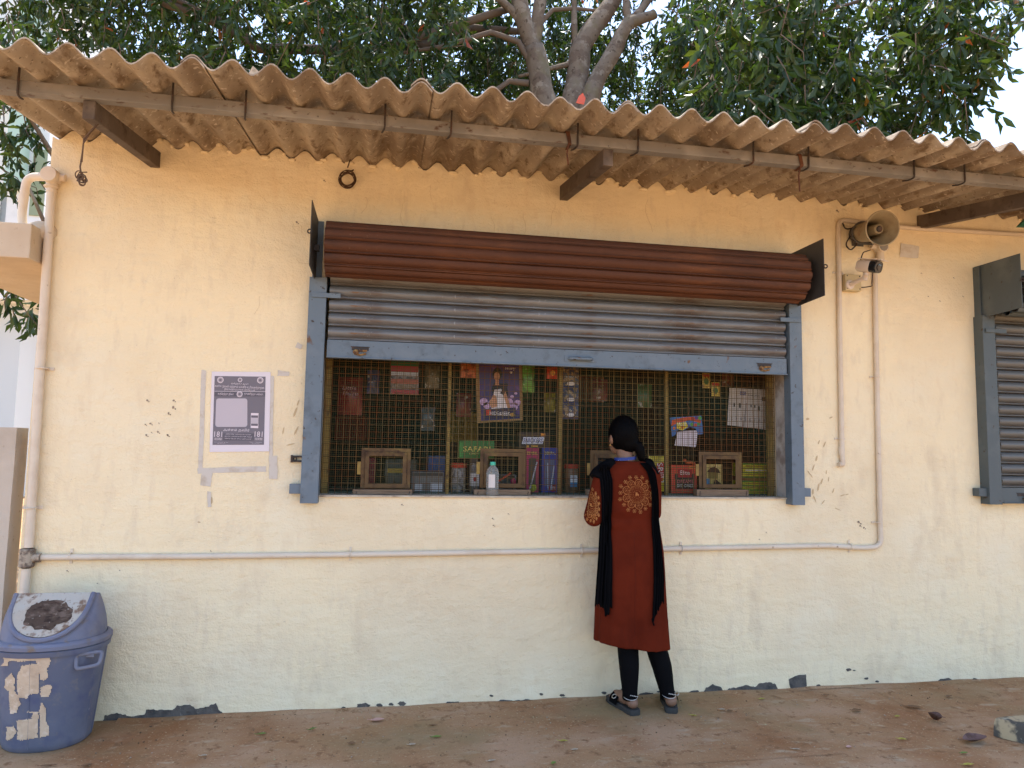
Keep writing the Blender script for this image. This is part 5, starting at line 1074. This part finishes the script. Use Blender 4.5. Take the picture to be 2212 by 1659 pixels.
# gold embroidery on back and sleeve
def bead(b, x, z, r_):
    h = tree_k.ray_cast(Vector((x,-1.2,z)), Vector((0,1,0)))
    if h[0] is None: return
    b.ball(h[0]+Vector((0,-.0008,0)), (r_,.0022,r_), 6, 4)
def ringline(b, cx, cz, R, a0, a1, th=.0016, n=14, sx=1):
    pts = []
    for k in range(n+1):
        a_ = a0+(a1-a0)*k/n; x, z = cx+R*sx*math.cos(a_), cz+R*math.sin(a_); h = tree_k.ray_cast(Vector((x,-1.2,z)), Vector((0,1,0)))
        if h[0] is not None: pts.append(h[0]+Vector((0,-.001,0)))
    if len(pts) > 2: b.tube(pts, th, 4)
def medallion(dx, dy, sx=1, sc=1, half=None):
    b = MB(); c_ = P(dx, dy, -.32); cx, cz = c_.x, c_.z; u = .0025*sc
    for k in range(13): bead(b, cx+random.uniform(-3.4,3.4)*u*sx, cz+random.uniform(-3.6,3.6)*u, .0034)
    for R, n_, r_ in ((8,14,.0021),(11.5,20,.0018),(14.5,24,.0022)):
        for k in range(n_): bead(b, cx+R*u*sx*math.cos(2*PI*k/n_), cz+R*u*math.sin(2*PI*k/n_), r_)
    ringline(b, cx, cz, 17.3*u, 0, 2*PI, .0014, 40, sx)
    for k in range(9):
        a_ = 2*PI*k/9; ex, ez = cx+23*u*sx*math.cos(a_), cz+23*u*math.sin(a_); ringline(b, ex, ez, 7.4*u, a_-2.2, a_+2.2, .0016, 12, sx)
        for q in range(6): bead(b, ex+3.6*u*sx*math.cos(q), ez+3.6*u*math.sin(q), .0024)
        bead(b, ex, ez, .0032)
    for k in range(17):
        a_ = 2*PI*(k+.3)/17; R = 34+2.2*(k%2); ex, ez = cx+R*u*sx*math.cos(a_), cz+R*u*math.sin(a_); bead(b, ex, ez, .0038)
        for q in range(6): bead(b, ex+3.1*u*sx*math.cos(q*1.047), ez+3.1*u*math.sin(q*1.047), .0026)
    tag(b.build('embroidery', GOLD, kurta, smooth='all'), kind='stuff')
medallion(1377,1068,1,1.04); medallion(1281,1092,.48,.95)
# black scarf over both shoulders
capm = MB()
capm.tube([P(1326,998,-.215), P(1309,1010,-.220), P(1297,1024,-.224), P(1291,1036,-.228)], [.028,.040,.050,.054], 16); capm.tube([P(1322,1000,-.19), P(1312,1040,-.11), P(1312,1100,-.085)], [.045,.03,.025], 12)
capm.tube([P(1388,1000,-.215), P(1401,1012,-.215), P(1408,1030,-.22)], [.030,.042,.046], 16); capm.tube([P(1396,1000,-.19), P(1404,1040,-.11), P(1404,1100,-.085)], [.045,.03,.025], 12)
cv_ = voxel(capm, 'cap', .006, 3)
def band(edges, seed, ragged_end):
    b = MB(); ns, nt2 = 26, 60; vs = []; ysd = [e[0] for e in edges]; xl = [e[1] for e in edges]; xr = [e[2] for e in edges]; ylast = None
    for i in range(nt2+1):
        dy = ysd[0]+(ysd[-1]-ysd[0])*i/nt2; l_, r_ = np.interp(dy, ysd, xl), np.interp(dy, ysd, xr)
        for j in range(ns+1):
            u = j/ns; dyy = dy+(ragged_end(u)*max(0,(i-nt2*.8)/(nt2*.2)))
            p = P(l_+(r_-l_)*u, dyy, -.325); ys_ = back_y(p.x, p.z, -.27); pl_ = .0075*math.sin(u*PI*2*4.0+seed+.6*math.sin(i*.12)+u*3)+.003*noise.noise((u*8,i*.08,seed))
            vs.append(Vector((p.x, min(ys_, -.235)-.016+pl_, p.z)))
    for i in range(2, nt2-1):      # ease the fall
        for j in range(ns+1): vs[i*(ns+1)+j].y = (vs[(i-1)*(ns+1)+j].y+vs[i*(ns+1)+j].y*2+vs[(i+1)*(ns+1)+j].y)/4
    n1 = len(vs); bk_ = [v+Vector((0,.005,0)) for v in vs]; k_ = ns+1; fs = []
    for i in range(nt2):
        for j in range(ns): q = i*k_+j; fs += [(q,q+1,q+k_+1,q+k_),(n1+q,n1+q+k_,n1+q+k_+1,n1+q+1)]
    for i in range(nt2): fs += [(i*k_,i*k_+k_,n1+i*k_+k_,n1+i*k_),(i*k_+ns,n1+i*k_+ns,n1+(i+1)*k_+ns,(i+1)*k_+ns)]
    for j in range(ns): q = nt2*k_+j; fs += [(q,q+1,n1+q+1,n1+q),(j,n1+j,n1+j+1,j+1)]
    b.add(vs+bk_, fs); return b
b1 = band([(1004,1300,1323),(1040,1302,1327),(1120,1301,1326),(1200,1297,1326),(1260,1293,1324),(1312,1290,1323)], 0, lambda u: 26*max(0,1-abs(u-.72)/.22)+4*math.sin(u*40))
b2 = band([(1000,1390,1410),(1020,1402,1420),(1060,1409,1425),(1110,1411,1429),(1180,1412,1432),(1250,1411,1435),(1302,1406,1434)], 2, lambda u: 38*max(0,1-u*1.25)+3*math.sin(u*40))
cv_.add(b1.v, b1.f); cv_.add(b2.v, b2.f); q0 = P(1409,1336,-.345); cv_.tube([q0, q0+Vector((.004,0,-.02)), q0+Vector((.010,0,-.035))], .004, 6)
cv_.build('scarf', BLACK, person, smooth='all')
# hair
hm = MB(); hm.ball(headc+fd*-.012+Vector((0,0,.008)), (.080,.090,.103), 20, 16, Mh); hm.ball(headc+fd*-.045+sdv*.012+Vector((0,0,-.035)), (.062,.052,.062), 16, 12, Mh)
hm.tube([headc+fd*-.075+sdv*.045+Vector((0,0,-.045)), headc+fd*-.088+sdv*.058+Vector((0,0,-.085)), headc+fd*-.085+sdv*.068+Vector((0,0,-.120)), headc+fd*-.075+sdv*.082+Vector((0,0,-.145))], [.030,.026,.022,.010], 12)
hv = voxel(hm, 'hair', .005, 3)
cut = headc+fd*.048; hv2 = MB()
keep = [not ((Vector(v)-cut).dot(fd+Vector((0,0,-.25))) > 0.012) for v in hv.v]
hv2.v = hv.v; hv2.f = [f_ for f_ in hv.f if all(keep[i] for i in f_)]; hv2.mi = [0]*len(hv2.f); hair = hv2.build('hair', HAIR, person, smooth='all')
b = MB()
for k in range(70):
    a_ = random.uniform(0, 2*PI); e_ = random.uniform(-.3, 1.3); p0 = headc+fd*-.012+Vector((0,0,.008))+Mh @ Vector((.079*math.cos(e_)*math.cos(a_), .089*math.cos(e_)*math.sin(a_), .102*math.sin(e_)))
    if (p0-headc).dot(fd) > .03: continue
    o_ = (p0-headc).normalized(); d_ = Vector((0,0,-1))+o_*random.uniform(.1,.5)+Vector((random.uniform(-.4,.4),random.uniform(-.4,.4),0)); b.tube([p0, p0+o_*.004+d_*.012, p0+o_*.006+d_*.03], [.0006,.0005,.0003], 3, caps=False)
for k in range(26):
    p0 = headc+fd*-.085+sdv*(.055+random.uniform(-.02,.02))+Vector((0,0,-.08+random.uniform(-.03,.02))); d_ = Vector((random.uniform(-.5,.6),random.uniform(-.3,0),-1)); b.tube([p0, p0+d_*.03, p0+d_*.055+Vector((random.uniform(-.01,.01),0,0))], [.001,.0008,.0004], 3, caps=False)
tag(b.build('loose_strands', HAIR, hair, fixn=False), kind='stuff')
b = MB(); q = headc+fd*-.06+sdv*.062+Vector((0,0,.035)); q -= sdv*.012; b.box(q.x-.004, q.x+.008, q.y-.006, q.y-.001, q.z-.001, q.z+.001); b.build('hair_pin', SILV, hair)
b = MB(); q = headc+sdv*-.076+Vector((0,0,-.056)); b.ball(q, .0055, 8, 6); b.build('earring', mat('gold', (.6,.36,.10), .3, .5, metal=.9), person)
# lanyard round the neck
b = MB(); nc = P(1350,990,-.20); pts = []
for k in range(17):
    a_ = PI*1.02+PI*1.0*k/16; pts.append(nc+Vector((.062*math.cos(a_), .060*math.sin(a_), .006*math.cos(a_)+.004*math.sin(a_)+.002)))
vs = []
for p in pts: vs += [p+Vector((0,0,.008)), p+Vector((0,0,-.008)), p+Vector((0,.002,-.008)), p+Vector((0,.002,.008))]
for i in range(16):
    for j in range(4): b.f.append((i*4+j, i*4+(j+1)%4, i*4+4+(j+1)%4, i*4+4+j)); b.mi.append(0)
b.v = [tuple(v) for v in vs]; b.build('lanyard', mat('blue_ribbon', (.02,.045,.22), .5, .3, var=[((.5,.5,.6), 130, .64, .7)]), person)
# sandals and anklets
for he, dr, an in ((heL,dirL,ankL),(heR,dirR,ankR)):
    sd = dr.cross(Vector((0,0,1))); outl = []
    prof = [(-.036,.018),(-.030,.028),(-.01,.034),(.05,.033),(.11,.040),(.16,.045),(.20,.040),(.222,.026),(.230,.008)]
    bp = Vector((he.x, he.y, 0)); ring = [bp+dr*u+sd*w_ for u, w_ in prof]+[bp+dr*u-sd*w_ for u, w_ in reversed(prof)]
    b = MB(); b.rings([[p*1+Vector((0,0,.012)) for p in ring], [p+Vector((0,0,.016)) for p in [bp+(q_-bp)*1.03 for q_ in ring]], [p+Vector((0,0,.026)) for p in [bp+(q_-bp)*1.0 for q_ in ring]], [p+Vector((0,0,.036)) for p in [bp+(q_-bp)*1.02 for q_ in ring]], [p+Vector((0,0,.039)) for p in [bp+(q_-bp)*.97 for q_ in ring]]])
    sn = b.build('sandal', SOLE, person, smooth=True)
    b = MB(); rows = []
    for u in (.085,.11,.135,.16):
        row = []
        for k in range(11):
            a_ = PI*k/10; row.append(bp+dr*u+sd*(.047*math.cos(a_))+Vector((0,0,.028+.052*math.sin(a_)**.8*(1-.9*(u-.085)))))
        rows.append(row)
    vs = [p for r_ in rows for p in r_]; vs2 = [p+Vector((0,0,.004)) for p in vs]; n1 = len(vs)
    fs = []
    for i in range(3):
        for j in range(10): q = i*11+j; fs += [(q,q+1,q+12,q+11),(n1+q,n1+q+11,n1+q+12,n1+q+1)]
    fs += [(j,n1+j,n1+j+1,j+1) for j in range(10)]+[(33+j,34+j,n1+34+j,n1+33+j) for j in range(10)]; b.add(vs+vs2, fs); st_ = b.build('strap', BLACK, sn, smooth=True)
    b = MB(); q = bp+dr*.118-sd*(.040 if dr.x < 0 else -.040)+Vector((0,0,.066)); b.torus(q, .013, .0022, (dr.x*.2-sd.x*.5,-.3,.8), 12, 6); b.build('buckle', SILV, st_, smooth='all')
    b = MB(); b.torus(Vector((an.x,an.y-.004,.100)), .0385, .0018, (dr.x*.2,-.35,1), 26, 6)
    for k in range(5): b.ball(Vector((an.x-.01+.009*k, an.y-.041, .112-.002*k)), (.0045,.002,.0028), 6, 4)
    b.build('anklet', SILV, person, smooth='all')
# ============================================================ trees behind the shop
BARK = mat('mottled_bark', (.20,.158,.118), .9, .15, var=[((.155,.115,.085), 5, .48, .56), ((.26,.215,.165), 8, .55, .62), ((.10,.075,.055), 16, .60, .68), ((.18,.15,.09), 3, .55, .7)], bump=[(12,.5,.02), (60,.4,.006)])
TWIG = mat('twig_bark', (.16,.12,.09), .9, .1)
def leaf_mat(name, cols, trans):
    m = bpy.data.materials.new(name); m.use_nodes = True; nt = m.node_tree; N, L = nt.nodes, nt.links; N.clear()
    o = N.new('ShaderNodeOutputMaterial'); at = N.new('ShaderNodeAttribute'); at.attribute_name = 'rnd'; at.attribute_type = 'GEOMETRY'
    rp = N.new('ShaderNodeValToRGB'); rp.color_ramp.interpolation = 'CONSTANT' if False else 'LINEAR'
    el = rp.color_ramp.elements; el[0].position = cols[0][0]; el[0].color = (*cols[0][1],1); el[1].position = cols[-1][0]; el[1].color = (*cols[-1][1],1)
    for p_, c_ in cols[1:-1]: e = el.new(p_); e.color = (*c_,1)
    L.new(at.outputs['Fac'], rp.inputs[0])
    pb = N.new('ShaderNodeBsdfPrincipled'); pb.inputs['Roughness'].default_value = .38; pb.inputs['Specular IOR Level'].default_value = .45
    tl = N.new('ShaderNodeBsdfTranslucent'); mx = N.new('ShaderNodeMixShader'); mx.inputs[0].default_value = trans
    br = N.new('ShaderNodeMix'); br.data_type = 'RGBA'; br.blend_type = 'MULTIPLY'; br.inputs['Factor'].default_value = 1; br.inputs['B'].default_value = (1.9,1.7,.55,1)
    L.new(rp.outputs[0], pb.inputs['Base Color']); L.new(rp.outputs[0], br.inputs['A']); L.new(br.outputs['Result'], tl.inputs['Color'])
    L.new(pb.outputs[0], mx.inputs[1]); L.new(tl.outputs[0], mx.inputs[2]); L.new(mx.outputs[0], o.inputs['Surface']); return m
LEAF = leaf_mat('tree_leaf', [(0,(.016,.038,.012)),(.35,(.028,.060,.017)),(.7,(.045,.08,.023)),(.93,(.075,.105,.026)),(.965,(.30,.10,.03)),(1,(.30,.05,.03))], .38)
LT = np.array([(0,0,0),(-.5,.55,.10),(0,.55,-.02),(.5,.55,.10),(0,1,-.10),(-.30,.22,.05),(.30,.22,.05)])
LF = np.array([(0,6,2),(0,2,5),(5,2,1),(6,3,2),(1,2,4),(2,3,4)])
def leaves_mesh(name, pos, dirs, lens, wid, rnd):
    n = len(pos); d = dirs/np.linalg.norm(dirs, axis=1, keepdims=True); a = rng.normal(size=(n,3)); s = np.cross(d, a); s /= np.linalg.norm(s, axis=1, keepdims=True); u = np.cross(s, d)
    V = pos[:,None,:] + s[:,None,:]*(LT[None,:,0,None]*(lens*wid)[:,None,None]) + d[:,None,:]*(LT[None,:,1,None]*lens[:,None,None]) + u[:,None,:]*(LT[None,:,2,None]*lens[:,None,None])
    F = (LF[None]+np.arange(n)[:,None,None]*7).reshape(-1,3); me = bpy.data.meshes.new(name)
    me.vertices.add(n*7); me.vertices.foreach_set('co', V.reshape(-1).astype(np.float32)); me.loops.add(len(F)*3); me.loops.foreach_set('vertex_index', F.reshape(-1).astype(np.int32))
    me.polygons.add(len(F)); me.polygons.foreach_set('loop_start', np.arange(0,len(F)*3,3,dtype=np.int32)); me.polygons.foreach_set('loop_total', np.full(len(F),3,dtype=np.int32))
    at = me.attributes.new('rnd','FLOAT','FACE'); at.data.foreach_set('value', np.repeat(rnd,6).astype(np.float32)); me.update(); me.validate(); me.materials.append(LEAF); return me
single = [leaves_mesh('leaf%d' % k, np.zeros((1,3)), np.array([[0,1.,0]]), np.array([1.]), .33, np.array([r_])) for k, r_ in enumerate((.05,.2,.35,.5,.65,.8,.9,.985))]
def project(p):
    v = p-np.array(CAM); c_ = v@np.array(FWD); return IW/2+FPX*(v@np.array(RIGHT))/c_, IH/2-FPX*(v@np.array(UP))/c_, c_
def crown(tree, accept, lo, hi, ntw, per, leafl, twl, nkeep=300):
    lo, hi = np.array(lo), np.array(hi); O = np.array(ORG[tree.name]); P_, D_, L_, R_ = [], [], [], []; tw = MB(); cnt = 0; tries = 0
    while cnt < ntw and tries < ntw*30:
        tries += 1; p = lo+(hi-lo)*rng.random(3)
        if not accept(p): continue
        cnt += 1; dirn = np.array([rng.normal()*.5, rng.normal()*.5, -.55-.5*rng.random()]); dirn /= np.linalg.norm(dirn); e = p+dirn*twl*(.6+.6*rng.random())
        if cnt % 2 == 0: tw.tube([p, (p+e)/2+rng.normal(size=3)*.03, e], [.007,.005,.003], 3, caps=False)
        tone = rng.random()*.45
        k = per+rng.integers(-2,3)
        for j in range(k):
            t = .25+.75*j/k; q = p+(e-p)*t+rng.normal(size=3)*.015; dd = dirn*.55+rng.normal(size=3)*.55+np.array([0,0,-.35]); P_.append(q); D_.append(dd); L_.append(leafl*(.65+.6*rng.random())); rr_ = rng.random(); R_.append(tone+.5*rr_ if rr_ < .994 else .95+.05*rng.random())
    P_, D_, L_, R_ = map(np.array, (P_, D_, L_, R_))
    px, py, dep = project(P_); vis = (px > 0) & (px < IW) & (py > 0) & (py < 330); sc = np.where(vis, L_/dep, 0); order = np.argsort(-sc); keep = order[:nkeep]; rest = np.ones(len(P_), bool); rest[keep] = False
    me = leaves_mesh('foliage', P_[rest]-O, D_[rest], L_[rest], .33, R_[rest]); fo = bpy.data.objects.new('foliage', me); C.objects.link(fo); fo.parent = tree; tag(fo, kind='stuff'); ORG[fo.name] = ORG[tree.name]
    for i in keep:
        d = Vector(D_[i]).normalized(); q = d.to_track_quat('Y','Z'); q.rotate_axis('Y', rng.random()*6.28) if hasattr(q,'rotate_axis') else None
        e_ = q.to_euler(); o = link('leaf', single[int(min(7, max(0, R_[i]*8)))], tree, Vector(P_[i]-O), e_, (L_[i],)*3)
    tag(tw.build('twigs', TWIG, tree, fixn=False), kind='stuff'); return P_
def limb(tree, pts, rad, name='limb', n=12, m_=None):
    pts = [Vector(p) for p in pts]; out_, rs = [], []
    for i in range(len(pts)-1):
        for k in range(6):
            t = k/6; p = pts[i].lerp(pts[i+1], t); r_ = rad[i]+(rad[i+1]-rad[i])*t; out_.append(p+Vector((noise.noise(p*1.7),noise.noise(p*1.7+Vector((7,0,0))),0))*r_*.5); rs.append(r_*(1+.10*noise.noise(p*4)))
    out_.append(pts[-1]); rs.append(rad[-1]); b = MB(); b.tube(out_, rs, n); return b.build(name, m_ or BARK, tree, smooth='all')
TY = 5.0
ta = thing('tree', (2.2,TY,0), 'large multi stemmed tree with mottled trunks rising behind the roof', 'tree')
Q = lambda x, y, Y=TY: P(x, y, Y)
limb(ta, [(2.25,TY,0),(2.2,TY,2.0),(2.15,TY,3.6)], [.42,.36,.32], 'trunk', 16)
limb(ta, [(2.15,TY,3.3),Q(1205,300),Q(1170,200),Q(1152,100)], [.22,.19,.16,.135], 'limb')
limb(ta, [Q(1152,110),Q(1130,30),Q(1095,-120),Q(1060,-260)], [.125,.11,.09,.06]); limb(ta, [Q(1150,95),Q(1162,60),Q(1168,0),Q(1172,-180)], [.10,.088,.082,.05]); limb(ta, [Q(1148,80),Q(1115,30),Q(1070,-10),Q(980,-80)], [.07,.06,.05,.03])
limb(ta, [(2.2,TY,3.3),Q(1238,300),Q(1242,210),Q(1256,110),Q(1290,50),Q(1335,-20),Q(1420,-180)], [.21,.19,.165,.14,.125,.11,.06])
limb(ta, [Q(1248,130),Q(1243,70),Q(1240,0),Q(1232,-150)], [.05,.042,.036,.02]); limb(ta, [Q(1250,120),Q(1225,140),Q(1180,150),Q(1120,165)], [.045,.036,.03,.02])
limb(ta, [(2.4,TY-.1,3.2),Q(1272,240,TY-.2),Q(1300,160,TY-.2),Q(1338,80,TY-.2),Q(1362,48,TY-.2)], [.155,.13,.115,.10,.095]); limb(ta, [Q(1358,52,TY-.2),Q(1385,42,TY-.2),Q(1414,30,TY-.2)], [.09,.075,.066]); limb(ta, [Q(1360,50,TY-.2),Q(1352,20,TY-.2),Q(1350,-60,TY-.2)], [.06,.055,.03]); limb(ta, [Q(1372,40,TY-.2),Q(1400,0,TY-.2),Q(1450,-90,TY-.2)], [.06,.05,.03])
limb(ta, [Q(1165,55),Q(1195,22),Q(1240,18),Q(1300,24)], [.035,.03,.026,.018], 'limb', 10, TWIG); limb(ta, [Q(1142,180),Q(1100,175),Q(1050,210),Q(980,230)], [.045,.036,.03,.02], 'limb', 10, TWIG); limb(ta, [Q(1160,160),Q(1120,90),Q(1060,70),Q(960,100),Q(820,120)], [.045,.04,.036,.03,.018], 'limb', 10, TWIG)
limb(ta, [Q(1140,70,TY+.6),Q(1020,60,TY+.6),Q(915,100,TY+.6),Q(880,70,TY+.6),Q(830,20,TY+.6)], [.045,.055,.07,.062,.05], 'limb', 10, TWIG)
limb(ta, [Q(1100,20,TY+.2),Q(800,110,TY+.2),Q(560,105,TY),Q(440,35,TY-.2),Q(300,-15,TY-.4)], [.05,.06,.065,.06,.045], 'limb', 12, TWIG); limb(ta, [Q(560,105,TY),Q(520,66,TY-.1),Q(400,8,TY-.3),Q(330,-30,TY-.4)], [.045,.04,.035,.02], 'limb', 12, TWIG)
def acc_a(p):
    x, y, z = p; px, py, dep = project(p[None]); px, py = px[0], py[0]
    if (x-2.0)**2/52+(z-8.3)**2/26+(y-6)**2/12 > 1: return False
    if .75 < x < 3.7 and y < 5.35: return False
    if x > 6.0+(z-6.2)*1.3: return False
    v = noise.noise((x*.55, y*.45, z*.75)); return v > (-.34 if .2 < x < 3.9 else (-.24 if x < 2 else .0))
crown(ta, acc_a, (-5.6,3.2,3.9), (8.2,9.2,9.4), 10200, 11, .135, .38)
tb = thing('tree', (11.5,4.6,0), 'leafy tree hanging over the right part of the roof', 'tree')
limb(tb, [(11.5,4.6,0),(11.4,4.6,2.5),(11.0,4.4,5.0),(9.6,3.9,8.0)], [.22,.19,.16,.09], 'trunk', 12)
for (x, y) in ((1650,60),(1800,20),(1950,80),(1520,-40),(2050,140)): limb(tb, [(9.8,4.0,7.6),P((x+2300)/2,y-90,3.0),P(x,y,2.6)], [.03,.022,.010], 'limb', 8, TWIG)
def acc_b(p):
    x, y, z = p; px, py, dep = project(p[None]); px, py = px[0], py[0]
    t = (x-2.9)/3.9
    if t < 0 or t > 1.3: return False
    zb = 4.02+.28*math.sin(x*2.3)+.35*max(0,(x-4.9))*.9+.12*(y-2.6)
    if x > 5.3: zb += (x-5.3)*1.15
    return z > zb and noise.noise((x*1.3, y*1.0, z*1.4)) > -.06
crown(tb, acc_b, (2.9,1.9,3.8), (7.6,3.4,6.6), 980, 9, .165, .42)
tcn_ = thing('tree', (-2.55,3.5,0), 'dark leafy tree between the shop corner and the white building', 'tree')
limb(tcn_, [(-2.55,3.5,0),(-2.6,3.5,2.0),(-2.7,3.4,3.6),(-3.2,3.0,4.6)], [.10,.08,.06,.03], 'trunk', 10)
limb(tcn_, [(-2.6,3.5,2.0),(-2.8,3.1,2.7),P(60,400,2.5)], [.04,.03,.012]); limb(tcn_, [(-2.65,3.4,3.2),(-3.0,2.9,3.9),P(50,230,2.5)], [.035,.025,.012])
def acc_c(p):
    px, py, dep = project(p[None]); px, py = px[0], py[0]
    x, y, z = p
    top = ((x+3.75)/1.0)**2+((z-4.45)/.75)**2 < 1; low = ((x+3.0)/.40)**2+((z-2.78)/.30)**2 < 1; mid = ((x+2.72)/.14)**2+((z-3.3)/.40)**2 < 1
    return (top or low or mid) and noise.noise((x*2,y*2,z*2)) > -.15
crown(tcn_, acc_c, (-5,2.2,2.4), (-2.4,3.4,5.3), 260, 8, .13, .26, 150)
bpy.context.view_layer.update()
